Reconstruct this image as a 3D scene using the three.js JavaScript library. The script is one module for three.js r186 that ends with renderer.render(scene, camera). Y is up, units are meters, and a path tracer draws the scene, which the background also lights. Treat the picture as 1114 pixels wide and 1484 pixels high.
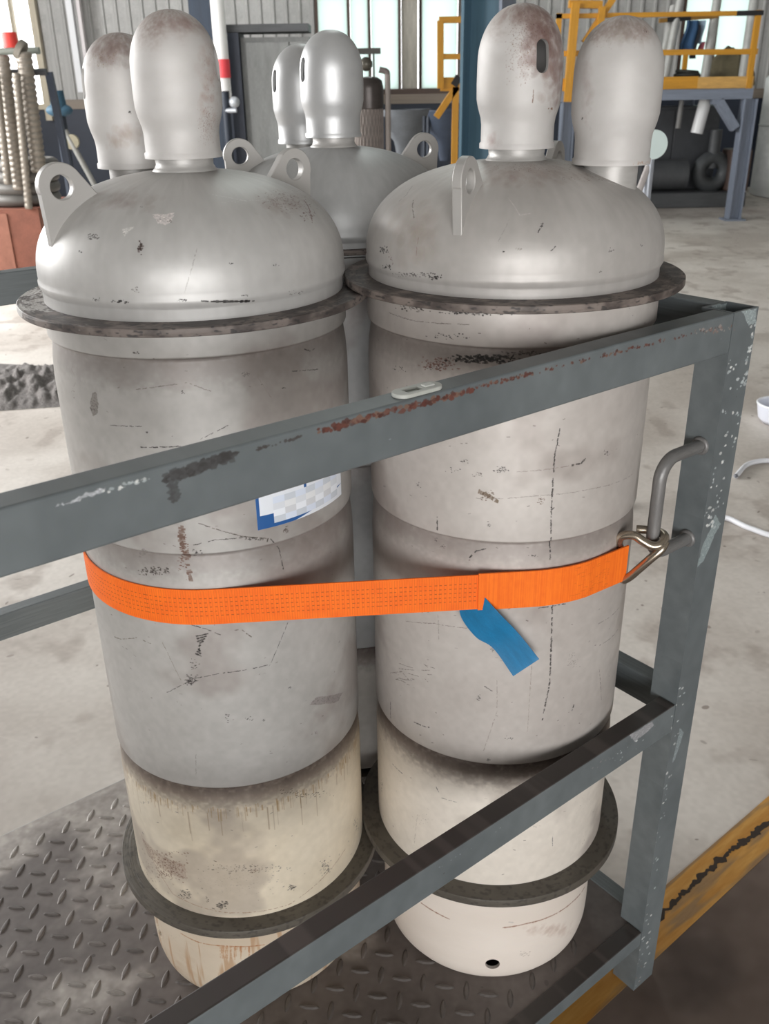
import * as THREE from 'three';
import { mergeGeometries } from 'three/addons/utils/BufferGeometryUtils.js';
import { RoundedBoxGeometry } from 'three/addons/geometries/RoundedBoxGeometry.js';
import { RectAreaLightUniformsLib } from 'three/addons/lights/RectAreaLightUniformsLib.js';
import { Brush, Evaluator, SUBTRACTION } from 'three-bvh-csg';

// ------------------------------------------------------------------ camera, sky, light, exposure
const V = (x, y, z) => new THREE.Vector3(x, y, z);
const RAD = Math.PI / 180;
const scene = new THREE.Scene();
const renderer = new THREE.WebGLRenderer({ antialias: true });
renderer.toneMapping = THREE.LinearToneMapping;
renderer.toneMappingExposure = 1.0;
renderer.shadowMap.enabled = true;
RectAreaLightUniformsLib.init();

const FOCAL = 1310.48, PITCH = 25.03 * RAD, ROLL = -0.925 * RAD, CX = 557, CY = 742;
const EYE = V(0, 1.57, 0);
const FW = V(0, -Math.sin(PITCH), -Math.cos(PITCH));
const up0 = V(0, Math.cos(PITCH), -Math.sin(PITCH)), rt0 = V(1, 0, 0);
const RT = rt0.clone().multiplyScalar(Math.cos(ROLL)).addScaledVector(up0, Math.sin(ROLL));
const UP = up0.clone().multiplyScalar(Math.cos(ROLL)).addScaledVector(rt0, -Math.sin(ROLL));
const camera = new THREE.PerspectiveCamera(2 * Math.atan(742 / FOCAL) / RAD, 1114 / 1484, 0.05, 100);
camera.position.copy(EYE);
camera.up.copy(UP);
camera.lookAt(EYE.clone().add(FW));
camera.focus = 1.15;
camera.userData.fStop = 12;

scene.background = new THREE.Color(1, 1.0, 1.0);          // bright overcast sky, seen through the openings
scene.backgroundIntensity = 3.2;

function daylight(name, w, h, at, towards, intensity, color = 0xffffff) {   // area light added in an opening to strengthen the sky's light
  const l = new THREE.RectAreaLight(color, intensity, w, h);
  l.name = name; l.position.copy(at); l.lookAt(towards); scene.add(l);
}
daylight('daylight_gate', 6.4, 3.0, V(0.7, 1.6, 7.4), V(0.7, 1.6, 0), 8);
daylight('daylight_side_windows', 9.6, 2.6, V(-6.85, 2.9, -7.4), V(0, 2.9, -7.4), 12.5);
daylight('added_roof_light', 1.6, 9, V(0.2, 6.85, -10.5), V(0.2, 0, -10.5), 2);  // unseen roof light, added to lift the far end of the hall

// ------------------------------------------------------------------ helpers
let seed = 12345;
const rnd = () => { seed = (seed * 1664525 + 1013904223) >>> 0; return seed / 4294967296; };
const rr = (a, b) => a + (b - a) * rnd();
const used = {};
function numbered(name) { const k = used[name] = (used[name] ?? -1) + 1; return k ? name + '_' + String(k).padStart(3, '0') : name; }
function shadows(m) { m.castShadow = true; m.receiveShadow = true; return m; }
function part(name, geo, mat, parent) { const m = shadows(new THREE.Mesh(geo, mat)); m.name = name; parent.add(m); return m; }
function thing(name, label, category, pos = V(0, 0, 0), turn = 0, group) {
  const o = new THREE.Group(); o.name = numbered(name); o.position.copy(pos); o.rotation.y = turn; scene.add(o);
  o.userData = { label, category }; if (group) o.userData.group = group;
  return o;
}
function solo(name, label, category, geo, mat, group) {
  const m = shadows(new THREE.Mesh(geo, mat)); m.name = numbered(name); scene.add(m);
  m.userData = { label, category }; if (group) m.userData.group = group;
  return m;
}
function struct(name, geo, mat, parent) {
  const m = shadows(new THREE.Mesh(geo, mat)); m.name = name; (parent ?? scene).add(m);
  if (!parent) m.userData.kind = 'structure';
  return m;
}
// photo pixel (1114 x 1484) to rays and points
const ray = (x, y) => FW.clone().addScaledVector(RT, (x - CX) / FOCAL).addScaledVector(UP, (CY - y) / FOCAL);
const atZ = (x, y, z) => { const r = ray(x, y); return EYE.clone().addScaledVector(r, z / r.z); };
const atY = (x, y, h) => { const r = ray(x, y); return EYE.clone().addScaledVector(r, (h - EYE.y) / r.y); };
const project = (p) => { const d = p.clone().sub(EYE), z = d.dot(FW); return [CX + FOCAL * d.dot(RT) / z, CY - FOCAL * d.dot(UP) / z, z]; };

// geometry helpers
function box(x0, x1, y0, y1, z0, z1, r = 0) {
  const w = x1 - x0, h = y1 - y0, d = z1 - z0;
  const g = r ? new RoundedBoxGeometry(w, h, d, 2, r) : new THREE.BoxGeometry(w, h, d);
  return g.translate((x0 + x1) / 2, (y0 + y1) / 2, (z0 + z1) / 2);
}
function bar(a, b, w, h, r = 0) {          // box beam from a to b, w across, h high
  const L = a.distanceTo(b), g = r ? new RoundedBoxGeometry(w, h, L, 2, r) : new THREE.BoxGeometry(w, h, L);
  const m = new THREE.Matrix4().lookAt(a, b, Math.abs(b.clone().sub(a).normalize().y) > 0.99 ? V(0, 0, 1) : V(0, 1, 0));
  return g.applyMatrix4(m).translate((a.x + b.x) / 2, (a.y + b.y) / 2, (a.z + b.z) / 2);
}
function rod(a, b, r, seg = 12, r2 = r) {
  const L = a.distanceTo(b), g = new THREE.CylinderGeometry(r2, r, L, seg);
  const q = new THREE.Quaternion().setFromUnitVectors(V(0, 1, 0), b.clone().sub(a).normalize());
  return g.applyQuaternion(q).translate((a.x + b.x) / 2, (a.y + b.y) / 2, (a.z + b.z) / 2);
}
function tube(pts, r, n = 64, seg = 12, closed = false, tension = 0.5) {
  return new THREE.TubeGeometry(new THREE.CatmullRomCurve3(pts, closed, 'catmullrom', tension), n, r, seg, closed);
}
function merge(list) { return mergeGeometries(list.map((g) => { const q = g.index ? g.toNonIndexed() : g.clone(); for (const k of Object.keys(q.attributes)) if (!['position', 'normal', 'uv'].includes(k)) q.deleteAttribute(k); return q; })); }
// lathe whose v runs along the length of its profile
function lathe(prof, seg = 96) {
  const pts = prof.map(([r, h]) => new THREE.Vector2(Math.max(r, 1e-5), h)), g = new THREE.LatheGeometry(pts, seg, Math.PI);   // seam at the back
  const len = [0]; for (let i = 1; i < pts.length; i++) len.push(len[i - 1] + pts[i].distanceTo(pts[i - 1]));
  const uv = g.attributes.uv; for (let i = 0; i < uv.count; i++) uv.setY(i, len[i % pts.length] / len[pts.length - 1]);
  return g;
}

// ------------------------------------------------------------------ noise and canvases
const GRID = new Float32Array(65536); for (let i = 0; i < 65536; i++) GRID[i] = rnd();
function vnoise(x, y, px) {                // value noise, repeating every px cells across
  let xi = Math.floor(x), yi = Math.floor(y); const fx = x - xi, fy = y - yi;
  const sx = fx * fx * (3 - 2 * fx), sy = fy * fy * (3 - 2 * fy);
  const m = px || 256, x0 = ((xi % m) + m) % m, x1 = (x0 + 1) % m, y0 = (yi & 255) << 8, y1 = ((yi + 1) & 255) << 8;
  const a = GRID[y0 + x0], b = GRID[y0 + x1], c = GRID[y1 + x0], d = GRID[y1 + x1];
  return a + (b - a) * sx + (c - a + (a - b - c + d) * sx) * sy;
}
function fbm(x, y, oct, px) { let s = 0, a = 0.5, t = 0; for (let i = 0; i < oct; i++) { s += a * vnoise(x, y + i * 37, px); t += a; a *= 0.5; x *= 2; y *= 2; px = px ? Math.min(px * 2, 256) : 0; } return s / t; }
const smooth = (a, b, x) => { const t = Math.min(1, Math.max(0, (x - a) / (b - a))); return t * t * (3 - 2 * t); };
const mixc = (a, b, t) => [a[0] + (b[0] - a[0]) * t, a[1] + (b[1] - a[1]) * t, a[2] + (b[2] - a[2]) * t];
function canvas(w, h, fn) {                // fn(u 0..1, v 0..1 upwards) -> [r,g,b]
  const c = document.createElement('canvas'); c.width = w; c.height = h;
  const ctx = c.getContext('2d'), im = ctx.createImageData(w, h), d = im.data;
  for (let y = 0, k = 0; y < h; y++) for (let x = 0; x < w; x++, k += 4) {
    const q = fn((x + 0.5) / w, 1 - (y + 0.5) / h); d[k] = q[0]; d[k + 1] = q[1]; d[k + 2] = q[2]; d[k + 3] = 255;
  }
  ctx.putImageData(im, 0, 0);
  return [c, ctx];
}
function tex(c, rx, ry, srgb = true) {
  const t = new THREE.CanvasTexture(c); if (srgb) t.colorSpace = THREE.SRGBColorSpace;
  t.wrapS = t.wrapT = THREE.RepeatWrapping; if (rx) t.repeat.set(rx, ry ?? rx); return t;
}
const rgb = (c, a = 1) => `rgba(${c[0] | 0},${c[1] | 0},${c[2] | 0},${a})`;
const GRIME = [74, 62, 57], BLACK = [34, 31, 30], RUST = [112, 66, 42];

// shared mottled grey, multiplied with a material's colour
const [mottle] = canvas(512, 512, (u, v) => { const n = fbm(u * 8, v * 8, 5, 8), m = fbm(u * 64, v * 64, 2, 64); const g = 222 + 20 * (n - 0.5) * 2 + 10 * (m - 0.5) * 2; return [g, g, g]; });
const mottleMap = tex(mottle);
const [grain] = canvas(512, 512, (u, v) => { const g = 255 * (0.6 * fbm(u * 32, v * 32, 4, 32) + 0.4 * fbm(u * 6, v * 6, 3, 6)); return [g, g, g]; });
const grainMap = tex(grain, 0, 0, false);
function mat(color, rough = 0.6, metal = 0, extra = {}) { return new THREE.MeshStandardMaterial({ color, roughness: rough, metalness: metal, map: mottleMap, ...extra }); }
function plain(color, rough = 0.6, metal = 0, extra = {}) { return new THREE.MeshStandardMaterial({ color, roughness: rough, metalness: metal, ...extra }); }

// ------------------------------------------------------------------ structure
const FLOOR = { x0: -7, x1: 9, z0: -16.4, z1: 7.6 };
{
  const [c, ctx] = canvas(1536, 1536, (u, v) => {
    const a = fbm(u * 5, v * 5, 5, 5), b = fbm(u * 22 + 9, v * 22, 4, 22), f = vnoise(u * 256, v * 256, 256);
    let k = mixc([184, 175, 166], [212, 205, 197], smooth(0.3, 0.7, a));
    k = mixc(k, [150, 138, 129], 0.5 * smooth(0.58, 0.78, b));
    const s = (f - 0.5) * 10; return [k[0] + s, k[1] + s, k[2] + s];
  });
  for (let i = 0; i < 260; i++) { ctx.fillStyle = rgb([88, 74, 66], rr(0.15, 0.6)); ctx.beginPath(); ctx.ellipse(rr(0, 1536), rr(0, 1536), rr(1, 7), rr(1, 4), rr(0, 3), 0, 7); ctx.fill(); }
  for (let i = 0; i < 40; i++) { ctx.strokeStyle = rgb([205, 198, 190], rr(0.1, 0.4)); ctx.lineWidth = rr(1, 3); ctx.beginPath(); const x = rr(0, 1536), y = rr(0, 1536); ctx.moveTo(x, y); ctx.quadraticCurveTo(x + rr(-80, 80), y + rr(-80, 80), x + rr(-200, 200), y + rr(-200, 200)); ctx.stroke(); }
  const m = new THREE.MeshStandardMaterial({ map: tex(c), roughness: 0.62, bumpMap: tex(grain, 6, 6, false), bumpScale: 0.0006 });
  const g = box(FLOOR.x0, FLOOR.x1, -0.15, 0, FLOOR.z0, FLOOR.z1), p = g.attributes.position, uv = g.attributes.uv;
  for (let i = 0; i < p.count; i++) uv.setXY(i, p.getX(i) / 3.1, -p.getZ(i) / 3.1);
  struct('floor', g, m);
}
const wallGrey = mat(0xc2c1be, 0.6), wallNavy = mat(0x2c3444, 0.55), brownFrame = mat(0x5a463c, 0.5), creamFrame = mat(0xd9cdb4, 0.5);
const pane = new THREE.MeshPhysicalMaterial({ color: 0xd2dedA, roughness: 0.85, transmission: 0.9, thickness: 0 });
const ZB = -16;
{
  // back wall: navy dado, ledge, corrugated sheets between the windows
  const px = (x, y) => atZ(x, y, ZB);
  const sill = 1.5, head = 3.05, top = 7;
  const wins = [[px(458, 70).x, px(607, 70).x], [px(607, 70).x, px(664, 70).x], [px(985, 60).x, px(1085, 60).x]];
  const bright = [-6.6, px(52, 60).x];
  const w = new THREE.Group(); w.name = 'wall_back'; w.userData.kind = 'structure'; scene.add(w);
  part('dado', box(FLOOR.x0, FLOOR.x1, 0, 1.36, ZB - 0.2, ZB), wallNavy, w);
  part('ledge', box(bright[1], FLOOR.x1, 1.36, sill, ZB - 0.2, ZB + 0.03), mat(0x9a8d80, 0.6), w);
  part('upper_wall', box(FLOOR.x0, FLOOR.x1, head, top, ZB - 0.2, ZB - 0.02), wallGrey, w);
  const sheet = (x0, x1, y0, y1) => {
    const n = Math.max(1, Math.round((x1 - x0) / 0.2)), s = new THREE.Shape(); s.moveTo(x0, -0.2);
    const d = (x1 - x0) / n; s.lineTo(x0, 0);
    for (let i = 0; i < n; i++) { const a = x0 + i * d; s.lineTo(a + 0.7 * d, 0); s.lineTo(a + 0.78 * d, 0.03); s.lineTo(a + 0.92 * d, 0.03); s.lineTo(a + d, 0); }
    s.lineTo(x1, -0.2);
    const g = new THREE.ExtrudeGeometry(s, { depth: y1 - y0, bevelEnabled: false }); g.rotateX(-Math.PI / 2); g.scale(1, 1, -1);
    const ix = g.index ? g : g; const p = ix.attributes.position.array;   // mirrored in z: turn the faces round
    for (let i = 0; i < p.length; i += 9) for (let k = 0; k < 3; k++) { const t = p[i + 3 + k]; p[i + 3 + k] = p[i + 6 + k]; p[i + 6 + k] = t; }
    g.computeVertexNormals(); g.translate(0, y0, ZB); return g;
  };
  part('corrugated_sheet', sheet(bright[1] + 0.12, wins[0][0], sill, head), wallGrey, w);
  part('corrugated_sheet', sheet(wins[1][1], wins[2][0], sill, head), wallGrey, w);
  part('corrugated_sheet', sheet(wins[2][1], FLOOR.x1, sill, head), wallGrey, w);
  part('corner_sheet', box(FLOOR.x0, bright[0], 0, head, ZB - 0.2, ZB - 0.01), wallGrey, w);
  // framed windows
  wins.forEach(([a, b], k) => {
    const g = new THREE.Group(); g.name = 'window_' + (k + 1); g.userData.kind = 'structure'; scene.add(g);
    const f = 0.045, bars = k === 0 ? [a, px(506, 70).x, px(535.5, 70).x, px(579, 70).x, b] : k === 1 ? [a, b] : [a, (a + b) / 2, b];
    part('head_rail', box(a, b, head - 0.14, head, ZB - 0.12, ZB + 0.02), brownFrame, g);
    part('sill_rail', box(a, b, sill, sill + 0.08, ZB - 0.12, ZB + 0.02), brownFrame, g);
    bars.forEach((x, i) => part('mullion', box(x - (i && i < bars.length - 1 ? f / 2 : 0), x + f / 2 + (i ? 0 : f / 2), sill + 0.08, head - 0.14, ZB - 0.11, ZB + 0.015), brownFrame, g));
    for (let i = 0; i + 1 < bars.length; i++) {
      const solid = k === 0 && i === 3;
      part(solid ? 'blind_panel' : 'pane', box(bars[i] + 0.03, bars[i + 1] - 0.02, sill + 0.08, head - 0.14, ZB - 0.06, ZB - 0.05), solid ? mat(0xcfc9bd, 0.7) : pane, g);
    }
  });
  const g = new THREE.Group(); g.name = 'window_4'; g.userData.kind = 'structure'; scene.add(g);
  part('window_frame', merge([box(bright[1], bright[1] + 0.1, 1.2, head, ZB - 0.2, ZB + 0.1), box(bright[0], bright[1], 1.36, 1.44, ZB - 0.2, ZB + 0.05), box(px(20, 60).x, px(20, 60).x + 0.05, 1.44, head, ZB - 0.1, ZB)]), creamFrame, g);
  part('pane', box(bright[0], bright[1], 1.44, head, ZB - 0.1, ZB - 0.09), new THREE.MeshPhysicalMaterial({ color: 0xffffff, roughness: 0.02, transmission: 1, thickness: 0 }), g);
}
{
  const w = mat(0x9c9b98, 0.7);
  // left wall with a long band of windows
  const g = new THREE.Group(); g.name = 'wall_left'; g.userData.kind = 'structure'; scene.add(g);
  part('lower_wall', box(-7.2, -7, 0, 1.5, FLOOR.z0, FLOOR.z1), wallNavy, g);
  part('upper_wall', box(-7.2, -7, 4.3, 7, FLOOR.z0, FLOOR.z1), w, g);
  part('pier', box(-7.2, -7, 1.5, 4.3, FLOOR.z0, -12.3), w, g);
  part('pier', box(-7.2, -7, 1.5, 4.3, -2.6, FLOOR.z1), w, g);
  for (let i = 1; i < 5; i++) part('mullion', box(-7.15, -7.05, 1.5, 4.3, -12.3 + i * 1.94 - 0.04, -12.3 + i * 1.94 + 0.04), brownFrame, g);
  struct('wall_right', box(9, 9.2, 0, 7, FLOOR.z0, FLOOR.z1), w);
  // wall behind the camera with an open gate
  const h = new THREE.Group(); h.name = 'wall_front'; h.userData.kind = 'structure'; scene.add(h);
  part('pier', box(-7.2, -2.5, 0, 7, 7.6, 7.8), w, h); part('pier', box(3.9, 9.2, 0, 7, 7.6, 7.8), w, h); part('lintel', box(-2.5, 3.9, 3.2, 7, 7.6, 7.8), w, h);
  // roof; its one translucent roof light is added to brighten the far hall
  const r = new THREE.Group(); r.name = 'ceiling'; r.userData.kind = 'structure'; scene.add(r);
  part('roof_sheet', box(-7.2, -0.6, 7, 7.15, FLOOR.z0, FLOOR.z1 + 0.2), w, r); part('roof_sheet', box(1, 9.2, 7, 7.15, FLOOR.z0, FLOOR.z1 + 0.2), w, r);
  part('roof_sheet', box(-0.6, 1, 7, 7.15, -6, FLOOR.z1 + 0.2), w, r); part('roof_sheet', box(-0.6, 1, 7, 7.15, FLOOR.z0, -15), w, r);
  part('added_roof_window', box(-0.6, 1, 7.05, 7.06, -15, -6), pane, r);
}

// ------------------------------------------------------------------ rack
const AZ = 51.859 * RAD, O = V(0.5063, 0, -1.2122), TURN = Math.PI / 2 - AZ;
const EX = V(Math.sin(AZ), 0, -Math.cos(AZ)), EZ = V(Math.cos(AZ), 0, Math.sin(AZ));
const R3 = (u, h, w) => O.clone().addScaledVector(EX, u).addScaledVector(EZ, w).setY(h);
const LEN = 1.4, DEP = 1.012, HT = 1.299, HM = 0.672, HB = 0.158;
const PS = 0.057, PD = 0.049, RW = 0.032;
const paintGrey = [101, 107, 109];
const steelGrey = new THREE.MeshStandardMaterial({ map: tex(canvas(512, 512, (u, v) => { const n = fbm(u * 12, v * 12, 5, 12); return mixc([94, 100, 102], [117, 123, 124], n); })[0], 2, 2), roughness: 0.42, metalness: 0.05 });
let frontPaint;
{
  const W = 1536, Hc = 2048, X = (u) => (u + 1.05) / 1.05 * W, Y = (h) => (1 - h / 1.31) * Hc;
  const [c, ctx] = canvas(W, Hc, (u, v) => {
    const n = fbm(u * 10, v * 12, 5), s = fbm(u * 60, v * 60, 2);
    const k = mixc([94, 100, 102], [117, 123, 124], n); return [k[0] + (s - 0.5) * 12, k[1] + (s - 0.5) * 12, k[2] + (s - 0.5) * 12];
  });
  // photo pixel on the front plane of the rack -> canvas
  const at = (x, y) => { const r = ray(x, y), t = O.clone().sub(EYE).dot(EZ) / r.dot(EZ), p = EYE.clone().addScaledVector(r, t), q = p.clone().sub(O); return [X(q.dot(EX)), Y(p.y)]; };
  const chips = (pts, n, spread, size, col) => { for (let i = 0; i < n; i++) { const t = rnd() * (pts.length - 1), k = Math.min(pts.length - 2, Math.floor(t)), f = t - k; const [x, y] = at(pts[k][0] + (pts[k + 1][0] - pts[k][0]) * f + rr(-spread, spread), pts[k][1] + (pts[k + 1][1] - pts[k][1]) * f + rr(0, spread)); ctx.fillStyle = rgb(col[Math.floor(rnd() * col.length)], rr(0.6, 1)); ctx.beginPath(); const s = size * rr(0.3, 1); for (let a = 0; a < 6; a++) ctx.lineTo(x + Math.cos(a) * s * rr(0.5, 1.6), y + Math.sin(a) * s * rr(0.5, 1.1)); ctx.fill(); } };
  const poly = (pts, col, al = 1) => ragged(ctx, pts.map((p) => at(...p)), col, al, 0.3, 1.4);
  const rustC = [[92, 54, 47], [104, 64, 55], [80, 50, 44], [118, 92, 80]], white = [[200, 205, 205], [222, 222, 218], [180, 188, 188]];
  chips([[465, 622], [540, 600], [620, 580], [690, 560]], 150, 6, 6, rustC);
  chips([[690, 560], [760, 542], [900, 507], [1060, 468]], 130, 4, 4, rustC);
  chips([[1005, 478], [1060, 470]], 30, 8, 4, [[130, 110, 104], [150, 140, 135]]);
  poly([[80, 733], [100, 727], [130, 712], [152, 707], [150, 713], [128, 720], [100, 731]], [190, 192, 195]);
  chips([[150, 712], [185, 700], [215, 692]], 26, 4, 3, white);
  chips([[245, 688], [290, 672], [335, 655]], 260, 9, 7, [[70, 69, 69], [62, 60, 59], [78, 78, 78]]); chips([[250, 690], [252, 725]], 50, 5, 5, [[76, 76, 76], [84, 86, 87]]);
  chips([[370, 650], [440, 630]], 30, 3, 3, [[70, 66, 64]]);
  // post flakes
  poly([[1036, 745], [1044, 760], [1035, 775], [1020, 812], [1010, 822], [1018, 790], [1028, 770]], [158, 170, 170]);
  poly([[1074, 450], [1096, 447], [1094, 468], [1084, 472], [1080, 460]], [165, 176, 176]);
  chips([[1095, 460], [1086, 520], [1076, 560]], 34, 5, 6, white);
  chips([[1060, 520], [1062, 560]], 12, 8, 6, white);
  chips([[1050, 590], [1068, 600], [1040, 680], [1040, 740]], 34, 10, 6, white);
  chips([[1020, 720], [1030, 760]], 22, 6, 6, white);
  chips([[965, 1110], [950, 1200], [938, 1300], [930, 1400]], 60, 9, 6, white);
  chips([[985, 990], [975, 1080]], 22, 8, 5, white);
  poly([[985, 1055], [990, 1062], [978, 1100], [974, 1106]], [150, 160, 162]);
  chips([[925, 1380], [920, 1430]], 20, 6, 4, [[170, 168, 165], [128, 100, 88]]);
  // middle rail
  poly([[912, 1066], [945, 1046], [947, 1052], [926, 1070], [920, 1076]], [168, 166, 168]);
  chips([[888, 1100], [930, 1068]], 12, 7, 4, white);
  chips([[860, 1110], [960, 1040]], 14, 5, 3, [[140, 134, 134]]);
  chips([[620, 1268], [760, 1175]], 10, 4, 2, [[150, 156, 158]]);
  for (let i = 0; i < 90; i++) { ctx.fillStyle = rgb(rnd() < 0.4 ? [70, 62, 58] : [140, 146, 148], rr(0.3, 0.8)); ctx.fillRect(rr(0, W), rr(0, Hc), rr(1, 5), rr(1, 3)); }
  frontPaint = new THREE.MeshStandardMaterial({ map: tex(c), roughness: 0.42, metalness: 0.05 });
  frontPaint.userData = { X: (u) => (u + 1.05) / 1.05, Y: (h) => h / 1.31 };
}
// a rack member: front faces (towards +z) use the shared front paint laid out in metres
function member(name, x0, x1, y0, y1, z0, z1, parent, front, top) {
  const g = box(x0, x1, y0, y1, z0, z1, front ? 0.003 : 0.003);
  if (front) {
    const p = g.attributes.position, n = g.attributes.normal, uv = g.attributes.uv, G = g.toNonIndexed ? g : g;
    for (let i = 0; i < p.count; i++) uv.setXY(i, frontPaint.userData.X(p.getX(i)), frontPaint.userData.Y(p.getY(i)));
    return part(name, G, top ? [frontPaint, frontPaint, top, frontPaint, frontPaint, frontPaint] : frontPaint, parent);
  }
  return part(name, g, steelGrey, parent);
}
function hollowPost(name, x0, x1, z0, z1, h, parent, front) {
  const t = 0.004, s = new THREE.Shape([[x0, -z1], [x1, -z1], [x1, -z0], [x0, -z0]].map((p) => new THREE.Vector2(...p)));
  s.holes.push(new THREE.Path([[x0 + t, -z1 + t], [x0 + t, -z0 - t], [x1 - t, -z0 - t], [x1 - t, -z1 + t]].map((p) => new THREE.Vector2(...p))));
  const g = new THREE.ExtrudeGeometry(s, { depth: h, bevelEnabled: false }).rotateX(-Math.PI / 2);
  const p = g.attributes.position, n = g.attributes.normal, uv = g.attributes.uv;
  for (let i = 0; i < p.count; i++) front && n.getZ(i) > 0.5 ? uv.setXY(i, frontPaint.userData.X(p.getX(i)), frontPaint.userData.Y(p.getY(i))) : uv.setXY(i, (p.getX(i) + p.getZ(i)) * 2, p.getY(i) * 2);
  const post = part(name, g, front ? [frontPaint, frontPaint] : steelGrey, parent);
  if (front) {                                     // front face: painted map; the others plain
    const ix = [], ot = []; for (let i = 0; i < p.count; i += 3) (n.getZ(i) > 0.5 ? ix : ot).push(i, i + 1, i + 2);
    g.setIndex([...ix, ...ot]); g.clearGroups(); g.addGroup(0, ix.length, 0); g.addGroup(ix.length, ot.length, 1); post.material = [frontPaint, steelGrey];
  }
  return post;
}
const rack = thing('cylinder_rack', 'grey painted steel tube rack with checker plate base holding the tall silver cylinders', 'rack', O, TURN);
hollowPost('post', -PS, 0, -PD, 0, HT, rack, true);
hollowPost('post', -LEN, -LEN + PS, -PD, 0, HT, rack, false);
hollowPost('post', -PS, 0, -DEP, -DEP + PD, HT, rack, false);
hollowPost('post', -LEN, -LEN + PS, -DEP, -DEP + PD, HT, rack, false);
const darkTop = new THREE.MeshStandardMaterial({ map: tex(canvas(512, 512, (u, v) => { const n = fbm(u * 9, v * 9, 5, 9), q = fbm(u * 60, v * 60, 2, 60); return mixc(mixc([50, 45, 43], [72, 66, 63], n), [96, 88, 84], 0.5 * smooth(0.6, 0.8, q)); })[0], 1, 1), roughness: 0.55 });   // darker mottled brown top faces of the lower rails
function rails(y1, hgt, name) {
  member(name, -LEN + PS, -PS, y1 - hgt, y1, -RW, 0, rack, true, y1 < 1 ? darkTop : null);
  const low = y1 < 0.3 ? 0.01 : 0; member(name, -LEN + PS, -PS, y1 - hgt - low, y1 - low, -DEP, -DEP + RW, rack, false);
  member(name, -RW, 0, y1 - hgt, y1, -DEP + PD, -PD, rack, false);
  member(name, -LEN, -LEN + RW, y1 - hgt, y1, -DEP + PD, -PD, rack, false);
}
rails(HT, 0.0545, 'top_rail'); rails(HM, 0.054, 'middle_rail'); rails(HB, 0.034, 'base_rail');
{
  // checker plate and its raised treads
  // steel plate, x along the rack, with floor dust lying thick towards the open rear corner
  const PX = (x) => (x + LEN) / LEN, PZ = (z) => (z + DEP) / DEP;
  const [c, ctx] = canvas(1400, 1012, (u, v) => {
    const n = fbm(u * 10, v * 8, 5), q = fbm(u * 120, v * 90, 2), dust = smooth(0.42, 0.62, fbm(u * 6 + 5, v * 6, 5) + 0.42 * (0.42 - u) + 0.5 * (0.42 - v));
    let k = mixc([84, 76, 73], [116, 109, 105], n); k = mixc(k, mixc([150, 143, 137], [172, 165, 158], n), dust * (0.7 + 0.4 * q)); const d = (q - 0.5) * 14; return [k[0] + d, k[1] + d, k[2] + d];
  });
  for (let i = 0; i < 160; i++) { ctx.fillStyle = rgb([50, 44, 42], rr(0.1, 0.5)); ctx.beginPath(); ctx.ellipse(rr(0, 1400), rr(0, 1012), rr(1, 7), rr(1, 4), rr(0, 3), 0, 7); ctx.fill(); }
  const pm = new THREE.MeshStandardMaterial({ map: tex(c), roughness: 0.55, metalness: 0.15, bumpMap: grainMap, bumpScale: 0.0006 });
  const tm = ['#b3aca5', '#9d968f', '#857d78', '#6e6763'].map((q) => new THREE.MeshStandardMaterial({ map: mottleMap, color: q, roughness: 0.45, metalness: 0.25 }));
  const tmat = (s) => { const d = fbm(PX(s.u) * 6 + 5, PZ(s.w) * 6, 5) + 0.42 * (0.42 - PX(s.u)) + 0.5 * (0.42 - PZ(s.w)); return tm[d > 0.6 ? 0 : d > 0.52 ? 1 : d > 0.44 ? 2 : 3]; };
  const plate = part('checker_plate', box(-LEN + RW, -RW, HB - 0.008, HB - 0.002, -DEP + 0.012, -RW), pm, rack);
  const p = plate.geometry.attributes.position, uv = plate.geometry.attributes.uv; for (let i = 0; i < p.count; i++) uv.setXY(i, PX(p.getX(i)), PZ(p.getZ(i)));
  // one lozenge: 0.036 long, 0.010 wide, 2 mm high
  const ring = [], N = 10, L = 0.0185, Wd = 0.0056; for (let i = 0; i < N; i++) { const a = i / N * 2 * Math.PI; const x = Math.cos(a) * L, z = Math.sin(a) * Wd * (1 - 0.25 * Math.cos(a) ** 2); ring.push([x, z]); }
  const pos = []; for (let i = 0; i < N; i++) { const a = ring[i], b = ring[(i + 1) % N]; const A = [a[0], 0, a[1]], B = [b[0], 0, b[1]], A2 = [a[0] * 0.72, 0.0024, a[1] * 0.5], B2 = [b[0] * 0.72, 0.0024, b[1] * 0.5]; pos.push(...A, ...A2, ...B, ...B, ...A2, ...B2, 0, 0.0027, 0, ...B2, ...A2); }
  const tg = new THREE.BufferGeometry(); tg.setAttribute('position', new THREE.Float32BufferAttribute(pos, 3)); tg.setAttribute('uv', new THREE.Float32BufferAttribute(new Array(pos.length / 3 * 2).fill(0).map((_, i) => pos[Math.floor(i / 2) * 3 + (i % 2) * 2] * 8 + 0.3), 2)); tg.computeVertexNormals();
  const spots = [];
  for (let j = 0; j < 17; j++) for (let i = -9; i < 16; i++) for (const [dx, dz, a] of [[0, 0, 1], [0.0305, -0.0295, -1]]) {
    const u = -0.892 + i * 0.0545 - j * 0.0068 + dx, w = -0.939 + j * 0.0586 + dz;
    if (u < -LEN + 0.055 || u > -0.052 || w < -DEP + 0.055 || w > -0.052) continue;
    let under = false; for (const [cu, cw, R] of [[-0.579, -0.483, 0.18], [-0.222, -0.246, 0.18], [-0.226, -0.649, 0.18]]) if (Math.hypot(u - cu, w - cw) < R) under = true;
    if (under) continue;
    const [x, y, z] = project(R3(u, HB, w)); const inside = x > -15 && x < 1130 && y < 1500 && z > 0;
    spots.push({ u, w, a, rank: (inside ? 0 : 100) + z + (u > -0.45 && w < -0.5 ? 5 : 0) });
  }
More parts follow.
